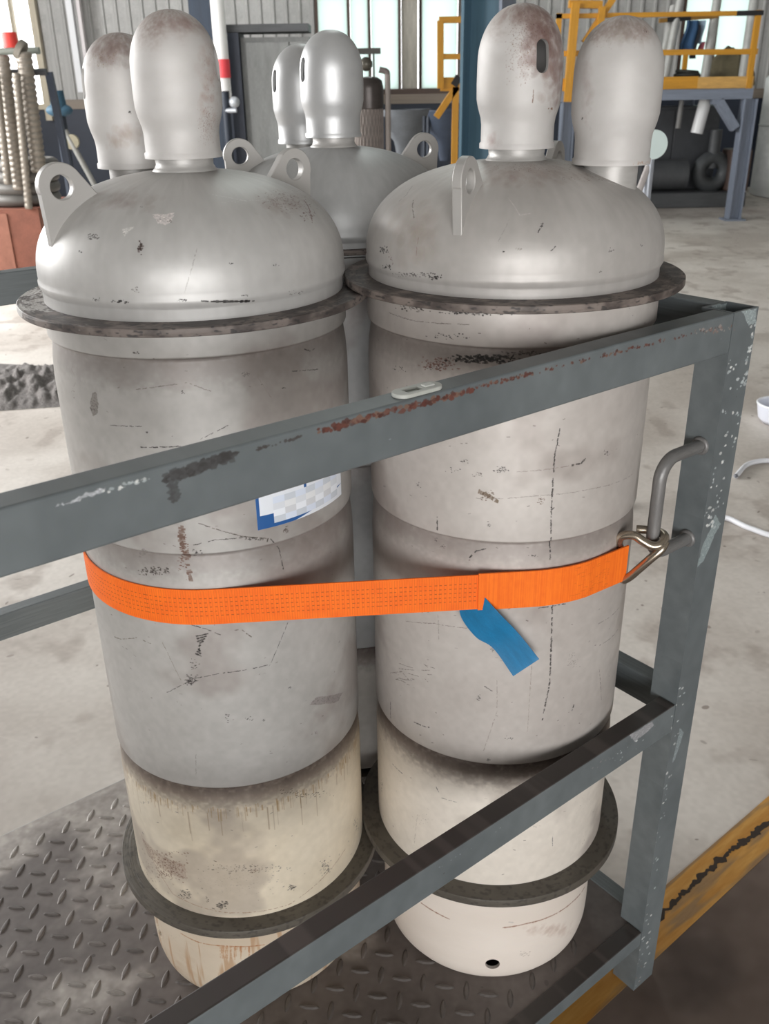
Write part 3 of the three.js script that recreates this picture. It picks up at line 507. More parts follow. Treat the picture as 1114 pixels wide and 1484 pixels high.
{
  // ---- right cylinder
  const bandsB = [0.648, 1.022, 1.285], body = bodyProfile(0.199, 0.385, 1.337, bandsB), dome = domeProfile(0.199, 1.338, 1.366, 1.486);
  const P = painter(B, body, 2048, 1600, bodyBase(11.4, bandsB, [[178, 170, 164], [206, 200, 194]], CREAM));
  P.sprinkle(300, 0.66, 1.33, [80, 70, 66], 2.2); P.sprinkle(60, 0.4, 0.6, [120, 108, 98], 2.6);
  P.line([[811, 620], [803, 662], [800, 711], [798, 756], [797, 811]], 1.6, BLACK, 0.9, 1.2); P.line([[800, 871], [798, 937], [796, 990], [785, 1043]], 2, BLACK, 0.85, 1.2);
  P.scuff(726, 680, 26, 12, 34, BLACK, 2.2); P.line([[690, 710], [704, 716], [722, 727]], 5, [96, 78, 60], 0.8); P.scuff(706, 718, 30, 16, 40, [84, 66, 52], 2.4); P.scuff(784, 724, 12, 14, 24, [90, 72, 58], 2); P.line([[828, 674], [842, 671], [848, 664]], 2.4); P.scuff(880, 655, 16, 10, 14, BLACK, 2); P.scuff(693, 687, 24, 8, 16, [70, 60, 54]); P.scuff(672, 668, 20, 8, 10); P.scuff(558, 705, 8, 6, 8); P.scuff(607, 704, 8, 10, 10); P.line([[634, 748], [634, 768]], 1.6); P.scuff(632, 782, 6, 6, 6); P.line([[678, 810], [690, 798], [704, 795]], 1.6); P.scuff(640, 792, 12, 10, 10); P.scuff(709, 760, 5, 12, 8); P.scuff(656, 680, 24, 10, 10); P.scuff(775, 805, 24, 5, 8); P.line([[745, 684], [790, 680], [838, 672]], 0.8, [120, 110, 104]); P.line([[690, 722], [780, 718], [853, 709], [916, 687]], 0.8, [128, 118, 112]); P.scuff(800, 737, 6, 5, 8);
  P.line([[588, 900], [630, 903], [676, 910]], 0.9, [110, 100, 94]); P.line([[634, 870], [636, 926]], 0.7, [120, 112, 106]); P.scuff(615, 886, 16, 5, 12, [90, 82, 76]); P.line([[780, 881], [800, 878], [824, 874]], 1.4); P.scuff(698, 920, 6, 6, 8); P.scuff(713, 942, 5, 8, 8); P.line([[866, 904], [884, 894], [897, 880]], 1, [90, 84, 80]); P.line([[868, 935], [884, 925], [895, 912]], 1, [90, 84, 80]); P.scuff(830, 957, 20, 24, 40, [120, 112, 106], 2);
  for (let i = 0; i < 16; i++) { const x = rr(564, 620), y = rr(960, 985); P.line([[x, y], [x + rr(5, 22), y + rr(-4, 10)]], 1, [82, 72, 66], 0.7); }
  P.scuff(693, 1010, 7, 12, 14); P.line([[702, 994], [713, 1001]], 1.2); P.line([[600, 1046], [616, 1053], [622, 1054]], 1.8); P.line([[566, 1015], [566, 1043]], 1.4, [64, 58, 54]); P.line([[831, 1020], [828, 1030]], 1.8); P.scuff(737, 1070, 20, 4, 12); P.scuff(708, 1100, 6, 8, 12); P.line([[868, 970], [871, 1014]], 1, [92, 84, 78]); P.line([[720, 985], [720, 1030], [700, 1090]], 0.7, [128, 116, 108]); P.line([[770, 962], [764, 1060]], 0.7, [134, 120, 110]);
  P.scuff(640, 527, 70, 22, 70, [112, 78, 70], 4); P.scuff(700, 520, 110, 14, 200, BLACK, 4.4); P.scuff(760, 512, 90, 8, 50, [70, 62, 58], 3); P.scuff(655, 487, 80, 10, 26, BLACK, 2.4); P.scuff(690, 452, 110, 12, 130, BLACK, 3.2); P.scuff(600, 446, 70, 16, 50, [60, 54, 50], 3); P.scuff(635, 530, 40, 14, 20); P.line([[562, 452], [600, 465], [680, 470]], 0.9, [96, 88, 82]); P.scuff(580, 535, 30, 10, 14);
  P.scuff(600, 1092, 16, 14, 18, [120, 108, 100], 2); P.scuff(612, 1190, 36, 30, 20, [150, 140, 132], 2); P.line([[569, 1107], [583, 1121]], 1.2); P.scuff(776, 1197, 18, 6, 10, [140, 130, 122]); P.line([[800, 1212], [800, 1226]], 0.8); P.line([[640, 1156], [662, 1162]], 0.8); P.line([[605, 1180], [600, 1225]], 0.6, [150, 140, 130]); P.line([[632, 1140], [637, 1150]], 1); P.scuff(850, 1180, 50, 80, 60, [196, 180, 170], 2); P.scuff(553, 1140, 4, 30, 20, [70, 60, 56], 3);
  const D = painter(B, dome, 2048, 512, silverBase(15.2, [[164, 159, 154], [198, 194, 190]]));
  D.scuff(557, 362, 14, 12, 36, BLACK, 3); D.scuff(565, 376, 10, 24, 14, [110, 84, 80], 2); D.scuff(600, 398, 80, 8, 70, BLACK, 2.2); D.scuff(560, 388, 20, 10, 24, BLACK, 2.6); D.scuff(632, 402, 24, 7, 24, BLACK, 3); D.line([[599, 290], [600, 316]], 1.4, [96, 90, 86]); D.line([[736, 286], [746, 300], [753, 312], [768, 309]], 1.1, [206, 200, 196], 0.7, 0.3); D.line([[779, 337], [788, 320]], 1.3); D.scuff(784, 328, 6, 8, 8); D.line([[798, 364], [806, 354]], 0.9); D.scuff(752, 361, 16, 4, 10, [130, 124, 118]); D.scuff(884, 362, 12, 8, 8); D.line([[607, 344], [604, 370]], 1, [120, 84, 78], 0.6); D.line([[578, 292], [590, 282], [598, 270]], 1.4, [134, 128, 124], 0.8); D.line([[722, 350], [738, 318]], 0.7, [140, 134, 130]); D.scuff(870, 394, 4, 4, 4); D.scuff(928, 356, 6, 5, 5); D.scuff(730, 365, 4, 3, 4);
  D.stainShade(770, 250, 260, 44, 420, [128, 108, 100], 0.1, 14); D.stainShade(600, 330, 90, 120, 120, [150, 132, 126], 0.08, 16); D.scuff(760, 240, 190, 22, 260, [110, 92, 84], 3.2); D.scuff(850, 258, 90, 14, 60, [128, 112, 104], 3); D.line([[878, 263], [892, 268]], 2, [216, 212, 208], 0.9, 0.2);
  const F = painter(B, footProfile(0.199, 0.385), 1024, 512, (u, h) => { const n = fbm(u * 8, h * 16, 5, 8); return mixc([220, 208, 196], [236, 226, 216], n); });
  F.line([[610, 1308], [630, 1321], [651, 1332]], 3, [120, 72, 50], 0.9, 0.4); F.line([[728, 1344], [762, 1338], [796, 1328], [830, 1306], [847, 1285]], 3, [120, 72, 50], 0.9, 0.4); F.stainShade(800, 1348, 90, 24, 120, [176, 146, 130], 0.12, 10); F.scuff(760, 1382, 16, 8, 24, [90, 70, 60], 2); F.scuff(740, 1336, 10, 3, 8, [120, 120, 124], 2);
  gasCylinder({ c: B, R: 0.199, label: 'scratched silver gas cylinder beside the corner post, with a blue tag on its strap', group: 'gas cylinders in the rack', low: [0.401, 0.385], rlow: 0.23, ring: [1.343, 1.333], rring: 0.23, body, bodyMat: silverMat(P.map(), { metalness: 0.18 }), dome, domeMat: silverMat(D.map()), footMat: silverMat(F.map(), { metalness: 0.05, roughness: 0.5 }), hole: [-2, 0.205], lug: -28, caps: [[0, 0, 1.499, capPaint(B, 1.499, 22, 8, (K) => { K.stainShade(792, 50, 80, 130, 520, [98, 72, 64], 0.17, 9); K.stainShade(768, 16, 110, 40, 220, [110, 86, 78], 0.14, 9); K.stainShade(812, 110, 30, 160, 160, [112, 86, 78], 0.12, 8); K.stainShade(800, 110, 50, 140, 120, [120, 92, 82], 0.12, 8); K.scuff(756, 76, 50, 100, 380, [110, 80, 68], 1); K.scuff(780, 40, 90, 70, 300, [84, 60, 54], 1.2); K.line([[773, 130], [771, 148]], 1.2, [110, 84, 70]); K.scuff(798, 157, 9, 4, 12, [104, 70, 50], 2); K.stainShade(712, 205, 30, 30, 30, [140, 116, 108], 0.1, 8); }), 22],  // brown on these cap tops: partly dirt, partly shade put into the colour
    [0.114, 0.045, 1.481, capPaint({ x: B.x + 0.114, z: B.z + 0.045 }, 1.481, 200, 12, (K) => { K.stainShade(895, 34, 140, 56, 320, [126, 110, 100], 0.13, 9); K.scuff(935, 45, 8, 7, 10, [80, 60, 54], 2); K.scuff(890, 45, 120, 60, 160, [120, 100, 92], 0.8); K.stainShade(850, 130, 20, 160, 60, [140, 126, 118], 0.1, 8); K.scuff(935, 236, 40, 5, 60, [150, 96, 56], 1.2); K.scuff(845, 172, 4, 4, 5); }), 200]] });
}
{
  // ---- cylinder behind, a little slimmer
  const R = 0.185, body = bodyProfile(R, 0.36, 1.34, [0.64, 1.0, 1.28]), dome = domeProfile(R, 1.341, 1.372, 1.489);
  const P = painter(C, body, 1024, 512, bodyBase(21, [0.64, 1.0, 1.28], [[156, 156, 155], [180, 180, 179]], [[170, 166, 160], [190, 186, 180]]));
  const D = painter(C, dome, 1024, 256, silverBase(24, [[158, 158, 157], [180, 180, 179]]));
  gasCylinder({ c: C, R, lift: 0.93, label: 'cleaner silver gas cylinder with shiny caps standing behind the scuffed pair', group: 'gas cylinders in the rack', low: [0.352, 0.336], rlow: 0.2, ring: [1.353, 1.344], rring: 0.188, body, bodyMat: silverMat(P.map()), dome, domeMat: silverMat(D.map()), footMat: metalPaint, lug: 108.4, caps: [[0, 0, 1.497, cleanCap, -62], [-0.056, -0.11, 1.482, cleanCap, -62]] });
}

// ------------------------------------------------------------------ ratchet strap with hook, blue tag, sticker
const strapTex = (() => {
  const [c, ctx] = canvas(1024, 128, (u, v) => { const w = vnoise(u * 512, v * 3), n = fbm(u * 16, v * 4, 3); const k = mixc([234, 96, 8], [255, 122, 18], 0.5 * w + 0.5 * n); return k; });
  ctx.fillStyle = 'rgba(150,62,14,0.8)';
  for (const y of [30, 46, 62, 78, 94]) for (let x = 0; x < 1024; x += 22) ctx.fillRect(x + rr(-2, 2), y, rr(8, 13), 2.4);
  ctx.fillStyle = 'rgba(190,84,20,0.55)'; for (let x = 0; x < 1024; x += 11) ctx.fillRect(x, 4, 1.4, 120);
  return c;
})();
const strapTexDense = (() => {
  const [c, ctx] = canvas(512, 128, (u, v) => { const n = fbm(u * 40, v * 6, 3), w = vnoise(u * 160, 1); return mixc([234, 98, 10], [255, 128, 26], 0.45 * n + 0.55 * w); });
  ctx.fillStyle = 'rgba(200,84,16,0.5)'; for (let i = 0; i < 70; i++) ctx.fillRect(rr(330, 510), rr(6, 120), rr(6, 20), 1.6);
  return c;
})();
function ribbon(path, hTop, hBot, th, uvScale) {   // path: [x, z, outward nx, nz] list; a band of thickness th
  const pos = [], uv = [], idx = []; let s = 0;
  path.forEach((p, i) => {
    if (i) s += Math.hypot(p[0] - path[i - 1][0], p[1] - path[i - 1][1]);
    const t = hTop(s, i), b = hBot(s, i);
    for (const [o, h, v] of [[th, t, 1], [th, b, 0], [0, b, 0.02], [0, t, 0.98]]) { pos.push(p[0] + p[2] * o, h, p[1] + p[3] * o); uv.push(s * uvScale, v); }
  });
  for (let i = 0; i + 1 < path.length; i++) for (let k = 0; k < 4; k++) { const a = i * 4 + k, b = i * 4 + (k + 1) % 4, c = a + 4, d = b + 4; idx.push(a, b, c, b, d, c); }
  const e = (path.length - 1) * 4; idx.push(0, 2, 1, 0, 3, 2, e, e + 1, e + 2, e, e + 2, e + 3);
  let g = new THREE.BufferGeometry(); g.setAttribute('position', new THREE.Float32BufferAttribute(pos, 3)); g.setAttribute('uv', new THREE.Float32BufferAttribute(uv, 2)); g.setIndex(idx);
  g = g.toNonIndexed(); g.computeVertexNormals(); return g;
}
const BAR = R3(-0.146, 0.97, -0.022);      // upright of the strap anchor
{
  const R = 0.2, strap = thing('ratchet_strap', 'orange webbing strap stretched round the two front cylinders and hooked to the post', 'strap');
  // tangent line along the front of both bodies
  const ab = V(B.x - A.x, 0, B.z - A.z), ang = Math.atan2(ab.z, ab.x), front = Math.atan2(-Math.sin(ang), Math.cos(ang));   // normal towards the camera
  const nx = -Math.sin(ang), nz = Math.cos(ang), tA = Math.atan2(nx, nz);
  const path = []; const onArc = (c, a) => path.push([c.x + R * Math.sin(a), c.z + R * Math.cos(a), Math.sin(a), Math.cos(a)]);
  for (let a = -200; a < tA / RAD; a += 4) onArc(A, a * RAD);
  onArc(A, tA);
  for (let i = 1; i < 12; i++) { const f = i / 12; path.push([A.x + R * nx + ab.x * f, A.z + R * nz + ab.z * f, nx, nz]); }
  const leave = 30; for (let a = tA / RAD; a <= leave; a += 4) onArc(B, a * RAD);
  const last = path[path.length - 1];
  const endP = atY(903, 812, 0.962); const loopAt = (() => { const d = Math.hypot(BAR.x, BAR.z) - 0.012, r = ray(905, 812), k = d / Math.hypot(r.x, r.z); return EYE.clone().addScaledVector(r, k); })();
  const el = V(loopAt.x - last[0], 0, loopAt.z - last[1]), en = V(-el.z, 0, el.x).normalize(); if (en.dot(V(-last[0], 0, -last[1])) < 0) en.negate();
  for (let i = 1; i <= 6; i++) path.push([last[0] + el.x * i / 6, last[1] + el.z * i / 6, en.x, en.z]);
  const T = (s, i) => 0.979 - 0.012 * Math.max(0, 1 - s / 0.5), Bt = (s, i) => 0.926 - 0.012 * Math.max(0, 1 - s / 0.5);
  part('webbing', ribbon(path, T, Bt, 0.0022, 3.2), new THREE.MeshStandardMaterial({ map: tex(strapTex), roughness: 0.75, side: THREE.DoubleSide }), strap);
  // doubled, sewn end
  const p2 = path.filter((p, i) => i > path.length - 60).filter((p) => { const d = [p[0] - B.x, p[1] - B.z]; return p[0] > B.x - 0.2 && Math.atan2(d[0], d[1]) > -20.5 * RAD && Math.atan2(d[0], d[1]) < 150 * RAD; }).map((p) => [p[0] + p[2] * 0.0024, p[1] + p[3] * 0.0024, p[2], p[3]]);
  part('sewn_end', ribbon(p2, () => 0.982, () => 0.926, 0.0026, 5), new THREE.MeshStandardMaterial({ map: tex(strapTexDense), roughness: 0.78, side: THREE.DoubleSide }), strap);
  // wire claw hook
  const zinc = plain(0xb5a897, 0.25, 0.9), dist = Math.hypot(BAR.x, BAR.z);
  const H = (x, y, off) => { const r = ray(x, y), k = (dist + off) / Math.hypot(r.x, r.z); return EYE.clone().addScaledVector(r, k); };
  const hook = part('wire_hook', tube([H(899, 834, -0.013), H(899, 800, -0.013), H(896, 787, -0.014), H(901, 777, -0.016), H(918, 776, -0.018), H(931, 784, -0.02), H(944, 791, -0.02), H(957, 789, -0.016), H(963, 778, -0.004), H(955, 771, 0.011), H(938, 768, 0.014), H(922, 767, 0.013)], 0.0063, 110, 12), zinc, strap);
  part('wire_brace', tube([H(899, 834, -0.013), H(903, 840, -0.014), H(912, 836, -0.017), H(926, 824, -0.02), H(942, 810, -0.021), H(957, 797, -0.018), H(964, 785, -0.01)], 0.0063, 70, 12), zinc, strap);
  // blue sewn label
  const edge = (pts, off) => pts.map(([x, y], i) => { const q = hit(B, [[0.2, 0.3], [0.2, 1.3]], x, y); const o = 0.0088 + off[i]; return V(B.x + (0.2 + o) * Math.sin(q[0]), q[1], B.z + (0.2 + o) * Math.cos(q[0])); });
  const l = new THREE.CatmullRomCurve3(edge([[667, 873], [672, 890], [693, 915], [713, 929], [741, 968]], [0, 0.002, 0.007, 0.006, 0.011])), rC = new THREE.CatmullRomCurve3(edge([[685, 833], [700, 853], [721, 875], [748, 907], [774, 942]], [0, 0.004, 0.011, 0.009, 0.014]));
  const n = 24, pos = [], uv = [], ix = []; for (let i = 0; i <= n; i++) { const a = l.getPoint(i / n), b = rC.getPoint(i / n); for (let k = 0; k <= 4; k++) { const p = a.clone().lerp(b, k / 4); pos.push(p.x, p.y, p.z); uv.push(k / 4, i / n); } }
  for (let i = 0; i < n; i++) for (let k = 0; k < 4; k++) { const a = i * 5 + k; ix.push(a, a + 5, a + 1, a + 1, a + 5, a + 6); }
  const M = pos.length / 3, q = [...pos]; const away = V(-B.x, 0, -B.z).normalize(); for (let i = 0; i < M; i++) q.push(pos[i * 3] - away.x * 0.0009, pos[i * 3 + 1], pos[i * 3 + 2] - away.z * 0.0009);
  const back = []; for (let i = 0; i < ix.length; i += 3) back.push(ix[i] + M, ix[i + 2] + M, ix[i + 1] + M);
  const rim = []; for (let i = 0; i < n; i++) { for (const k of [0, 4]) { const a = i * 5 + k, b = a + 5; rim.push(a, b, a + M, b, b + M, a + M); } }
  for (const r of [0, n]) for (let k = 0; k < 4; k++) { const a = r * 5 + k; rim.push(a, a + 1, a + M, a + 1, a + 1 + M, a + M); }
  const bg = new THREE.BufferGeometry(); bg.setAttribute('position', new THREE.Float32BufferAttribute(q, 3)); bg.setAttribute('uv', new THREE.Float32BufferAttribute([...uv, ...uv], 2)); bg.setIndex([...ix, ...back, ...rim]); bg.computeVertexNormals();
  const tag = part('sewn_tag', bg, new THREE.MeshStandardMaterial({ map: mottleMap, color: 0x0f7fb4, roughness: 0.5, side: THREE.DoubleSide }), strap); tag.userData.label = 'blue fabric tag hanging from the strap';
}
{
  // sticker on the left cylinder
  const [c, ctx] = canvas(256, 192, () => [226, 230, 236]);
  ctx.fillStyle = 'rgb(38,88,148)'; ctx.fillRect(0, 150, 256, 42); ctx.fillRect(0, 0, 7, 192); ctx.fillRect(118, 0, 7, 96); ctx.fillRect(7, 146, 110, 5);
  ctx.fillStyle = 'rgb(226,230,236)'; ctx.beginPath(); ctx.moveTo(90, 192); ctx.lineTo(256, 150); ctx.lineTo(256, 192); ctx.fill();
  const tones = [[214, 222, 236], [208, 210, 214], [226, 228, 230], [200, 206, 214], [232, 236, 242], [216, 220, 226]];
  for (let y = 0; y < 4; y++) for (let x = 0; x < 7; x++) { ctx.fillStyle = rgb(tones[(x * 3 + y * 5) % 6]); ctx.fillRect(38 + x * 28, 92 + y * 22, 28, 22); }
  const a0 = 24.6 * RAD, a1 = 69.5 * RAD, n = 24, pos = [], uv = [], ix = [], R = 0.1999;
  for (let i = 0; i <= n; i++) { const f = i / n, a = a0 + (a1 - a0) * f, s = Math.sin(a), k = Math.cos(a); for (const [r, h, v] of [[R, 1.135, 1], [R, 1.055, 0], [R - 0.0006, 1.055, 0], [R - 0.0006, 1.135, 1]]) { pos.push(A.x + r * s, h, A.z + r * k); uv.push(f, v); } }
  for (let i = 0; i < n; i++) for (let k = 0; k < 4; k++) { const p = i * 4 + k, q = i * 4 + (k + 1) % 4; ix.push(p, q, p + 4, q, q + 4, p + 4); }
  const g = new THREE.BufferGeometry(); g.setAttribute('position', new THREE.Float32BufferAttribute(pos, 3)); g.setAttribute('uv', new THREE.Float32BufferAttribute(uv, 2)); g.setIndex(ix);
  const G = g.toNonIndexed(); G.computeVertexNormals();
  solo('sticker', 'white and blue paper sticker on the scuffed silver cylinder under the top rail', 'sticker', G, new THREE.MeshStandardMaterial({ map: tex(c), roughness: 0.45, side: THREE.DoubleSide }));
}
{
  // small clear plastic holder lying on the top rail
  const on = (x, y) => { const p = atY(x, y, HT).sub(O); return [p.dot(EX), p.dot(EZ)]; };
  const a = on(567, 575), b = on(636, 560), L = b[0] - a[0], cu = (a[0] + b[0]) / 2, g = thing('plastic_holder', 'small oval pale plastic label holder on the top rail', 'label holder', R3(cu, HT, -0.014), TURN);
  const s = new THREE.Shape(); const r = 0.0105, l = L / 2 - r; s.absarc(l, 0, r, -Math.PI / 2, Math.PI / 2); s.absarc(-l, 0, r, Math.PI / 2, Math.PI * 1.5);
  const h = new THREE.Path(); h.moveTo(-l + 0.002, -0.006); h.lineTo(-l + 0.002, 0.006); h.lineTo(0.004, 0.006); h.lineTo(0.004, -0.006); s.holes.push(h);
  part('frame', new THREE.ExtrudeGeometry(s, { depth: 0.003, bevelEnabled: true, bevelSize: 0.0006, bevelThickness: 0.0006, bevelSegments: 1 }).rotateX(-Math.PI / 2).translate(0, 0.0006, 0), plain(0xb4b5ae, 0.4), g);
  part('insert', box(-l, 0.004, 0.0003, 0.0016, -0.0065, 0.0065), plain(0x8f918a, 0.5), g);
  part('slider', box(0.008, l + 0.002, 0.0036, 0.0056, -0.004, 0.004, 0.0008), plain(0xc9cac4, 0.4), g);
}

// ------------------------------------------------------------------ floor details
{
  // yellow lane line parallel to the rack, split by a crack
  const L = (u, w) => R3(u, 0, w);
  const toUW = (x, y) => { const p = atY(x, y, 0).sub(O); return [p.dot(EX), p.dot(EZ)]; };
  const [e0, e1, f0, f1] = [[955, 1385], [1110, 1240], [960, 1252], [1110, 1157]].map((p) => atY(...p, 0));
  const dir = e1.clone().sub(e0).normalize(), side = V(dir.z, 0, -dir.x); if (side.dot(f0.clone().sub(e0)) < 0) side.negate();
  const wd = f1.clone().sub(e1).dot(side);
  const [c, ctx] = canvas(512, 256, (u, v) => { const n = fbm(u * 12, v * 6, 5), s = fbm(u * 60, v * 30, 2); let k = mixc([176, 120, 48], [202, 154, 82], n); k = mixc(k, [138, 112, 84], smooth(0.5, 0.75, fbm(u * 9 + 4, v * 5, 4)) * 0.8); const d = (s - 0.5) * 14; return [k[0] + d, k[1] + d, k[2] + d]; });
  const p0 = e0.clone().addScaledVector(dir, -2.2), p1 = e0.clone().addScaledVector(dir, 3.4), up = V(0, 0.0012, 0);
  const g = new THREE.BoxGeometry(5.6, 0.0012, wd).rotateY(Math.atan2(-dir.z, dir.x)); const mid = p0.clone().add(p1).multiplyScalar(0.5).addScaledVector(side, wd / 2); g.translate(mid.x, 0.0006, mid.z);
  const line = struct('floor_line', g, new THREE.MeshStandardMaterial({ map: tex(c, 4, 1), roughness: 0.6 })); line.userData = { label: 'worn yellow painted lane line on the concrete floor beside the rack', category: 'floor marking', kind: 'structure' };
  // floor sheet on the near side of the line: darker, mottled brown
  const [wc] = canvas(1024, 512, (u, v) => { const n = fbm(u * 14, v * 8, 5), q = fbm(u * 160, v * 90, 2); let k = mixc([88, 74, 66], [120, 104, 94], n); k = mixc(k, [66, 54, 48], 0.6 * smooth(0.55, 0.75, fbm(u * 20 + 3, v * 12, 4))); const d = (q - 0.5) * 16; return [k[0] + d, k[1] + d, k[2] + d]; });
  const wg = new THREE.BoxGeometry(5.6, 0.0008, 2.6).rotateY(Math.atan2(-dir.z, dir.x)), wm = p0.clone().add(p1).multiplyScalar(0.5).addScaledVector(side, -1.3); wg.translate(wm.x, 0.0004, wm.z);
  struct('floor_near_side', wg, new THREE.MeshStandardMaterial({ map: tex(wc), roughness: 0.7, bumpMap: grainMap, bumpScale: 0.001 })).userData = { label: 'dark brown floor on the near side of the yellow line', category: 'floor', kind: 'structure' };
  // crack: a ragged open fissure of crumbled dark concrete with a raised pale lip
  const a = atY(962, 1322, 0), b = atY(1040, 1250, 0), d = atY(1114, 1192, 0), pts = [a.clone().addScaledVector(b.clone().sub(a), -2.2), a, b, d, d.clone().add(d.clone().sub(b).multiplyScalar(2))];
  const cv = new THREE.CatmullRomCurve3(pts), N = 150, pos = [], lip = []; const q = (t) => cv.getPoint(t);
  const rows = []; for (let i = 0; i <= N; i++) { const t = i / N, p = q(t), tg = cv.getTangent(t), s = V(tg.z, 0, -tg.x).normalize(); const w0 = 0.0062 * (0.1 + 1.9 * fbm(i * 0.3, 3, 3) ** 1.6), j = (fbm(i * 0.5, 9, 2) - 0.5) * 0.012; rows.push([p.clone().addScaledVector(s, j - w0), p.clone().addScaledVector(s, j + w0), p.clone().addScaledVector(s, j)]); }
  const tri = (A_, B_, C_) => pos.push(A_.x, A_.y, A_.z, B_.x, B_.y, B_.z, C_.x, C_.y, C_.z);
  for (let i = 0; i < N; i++) { const [a0, b0] = rows[i], [a1, b1] = rows[i + 1]; const y = 0.0016; [a0, b0, a1, b1].forEach((v) => { v.y = y; }); const m0 = rows[i][2].setY(0.0017), m1 = rows[i + 1][2].setY(0.0017); tri(a0, m0, a1); tri(m0, m1, a1); tri(m0, b0, m1); tri(b0, b1, m1); }
  const cg = new THREE.BufferGeometry(); cg.setAttribute('position', new THREE.Float32BufferAttribute(pos, 3)); cg.setAttribute('uv', new THREE.Float32BufferAttribute(pos.length / 3 * 2, 2)); cg.computeVertexNormals();
  const ck = struct('floor_crack', cg, new THREE.MeshStandardMaterial({ color: 0x382e26, roughness: 0.95, side: THREE.DoubleSide })); ck.userData = { label: 'ragged dark crack running along the yellow lane line', category: 'crack', kind: 'structure' };
}
{
  // rough broken strip of concrete on the left
  const a = atY(-60, 524, 0), b = atY(120, 534, 0), c = atY(110, 588, 0), d = atY(-60, 600, 0), n = 60, m = 30, pos = [], ix = [], uv = [];
  for (let j = 0; j <= m; j++) for (let i = 0; i <= n; i++) { const p = a.clone().lerp(b, i / n).lerp(d.clone().lerp(c, i / n), j / m); const e = Math.min(1, 6 * Math.min(i / n, 1 - i / n, j / m, 1 - j / m)); p.y = 0.002 + e * (0.09 * Math.pow(fbm(i * 0.3, j * 0.35, 4), 1.5)); pos.push(p.x, p.y, p.z); uv.push(i / 12, j / 8); }
  for (let j = 0; j < m; j++) for (let i = 0; i < n; i++) { const k = j * (n + 1) + i; ix.push(k, k + n + 1, k + 1, k + 1, k + n + 1, k + n + 2); }
  const g = new THREE.BufferGeometry(); g.setAttribute('position', new THREE.Float32BufferAttribute(pos, 3)); g.setAttribute('uv', new THREE.Float32BufferAttribute(uv, 2)); g.setIndex(ix); g.computeVertexNormals();
  const [cv] = canvas(512, 512, (u, v) => { const q = fbm(u * 30, v * 30, 4, 30); return mixc([66, 62, 60], [156, 150, 146], q); });
  const o = solo('rubble_strip', 'rough grey strip of broken concrete rubble across the pale floor', 'rubble', g, new THREE.MeshStandardMaterial({ map: tex(cv), roughness: 0.95 })); o.userData.kind = 'stuff';
}
const whiteHose = plain(0xdfe0e4, 0.35);
solo('white_hose', 'thin white hose looping over the floor right of the rack', 'hose', tube([[1010, 760], [1048, 750], [1085, 765], [1130, 778], [1180, 770], [1200, 720], [1160, 680], [1120, 668], [1085, 672], [1066, 690]].map(([x, y]) => atY(x, y, 0.012)), 0.011, 120, 10), whiteHose);
{
  const p = atY(1126, 612, 0), o = thing('white_bucket', 'white plastic basin on the floor at the far right', 'basin', p);
  part('bowl', lathe([[0.001, 0.004], [0.07, 0.004], [0.09, 0.03], [0.105, 0.1], [0.112, 0.1], [0.097, 0.026], [0.075, 0], [0.001, 0]].reverse(), 40), plain(0xdfe2ec, 0.3), o);
  part('rim', new THREE.TorusGeometry(0.109, 0.006, 8, 40).rotateX(Math.PI / 2).translate(0, 0.1, 0), plain(0xf0f2f6, 0.3), o);
}

// ------------------------------------------------------------------ things in the hall behind
const teal = mat(0x587a8c, 0.45), slate = mat(0x8b94a4, 0.5), slateDark = mat(0x333b48, 0.5), yellow = mat(0xe0a02c, 0.5), blackTape = plain(0x1d1c1c, 0.6);
{
  // steel column, an H section seen on the corner
  const z = -6, l = atZ(668, 100, z), r = atZ(733, 100, z), o = thing('steel_column', 'dark teal steel roof column standing behind the gas cylinders', 'column', V((l.x + r.x) / 2 + 0.02, 0, z), -0.5); o.scale.set(0.84, 1, 0.84);
  part('flange', box(-0.15, -0.128, 0, 7, -0.13, 0.13), teal, o); part('flange', box(0.128, 0.15, 0, 7, -0.13, 0.13), slate, o); part('web', box(-0.128, 0.128, 0, 7, -0.006, 0.006), teal, o);
  part('base_plate', box(-0.22, 0.22, 0, 0.025, -0.2, 0.2), teal, o);
}
{
  // yellow guard ladder left of the column
  const z = -8, q = (x, y) => atZ(x, y, z), o = thing('guard_ladder', 'yellow tubular guard frame with a toe plate left of the teal column', 'guard rail');
  const a = q(638, 30), b = q(638, 128), c = q(674, 30);
  part('post', bar(a, b, 0.05, 0.05), yellow, o); part('rail', bar(q(636, 29), q(690, 28), 0.045, 0.045), yellow, o); part('rail', bar(q(638, 82), q(690, 82), 0.04, 0.04), yellow, o);
  part('toe_plate', bar(q(638, 122), q(690, 122), 0.02, 0.1), yellow, o); part('brace', bar(q(632, 170), q(664, 122), 0.05, 0.05), yellow, o); part('grip', bar(q(657, 124), q(665, 111), 0.056, 0.056), blackTape, o);
  const f = q(660, 126); part('leg', box(f.x - 0.025, f.x + 0.025, 0, f.y, z - 0.025, z + 0.025), yellow, o);
}
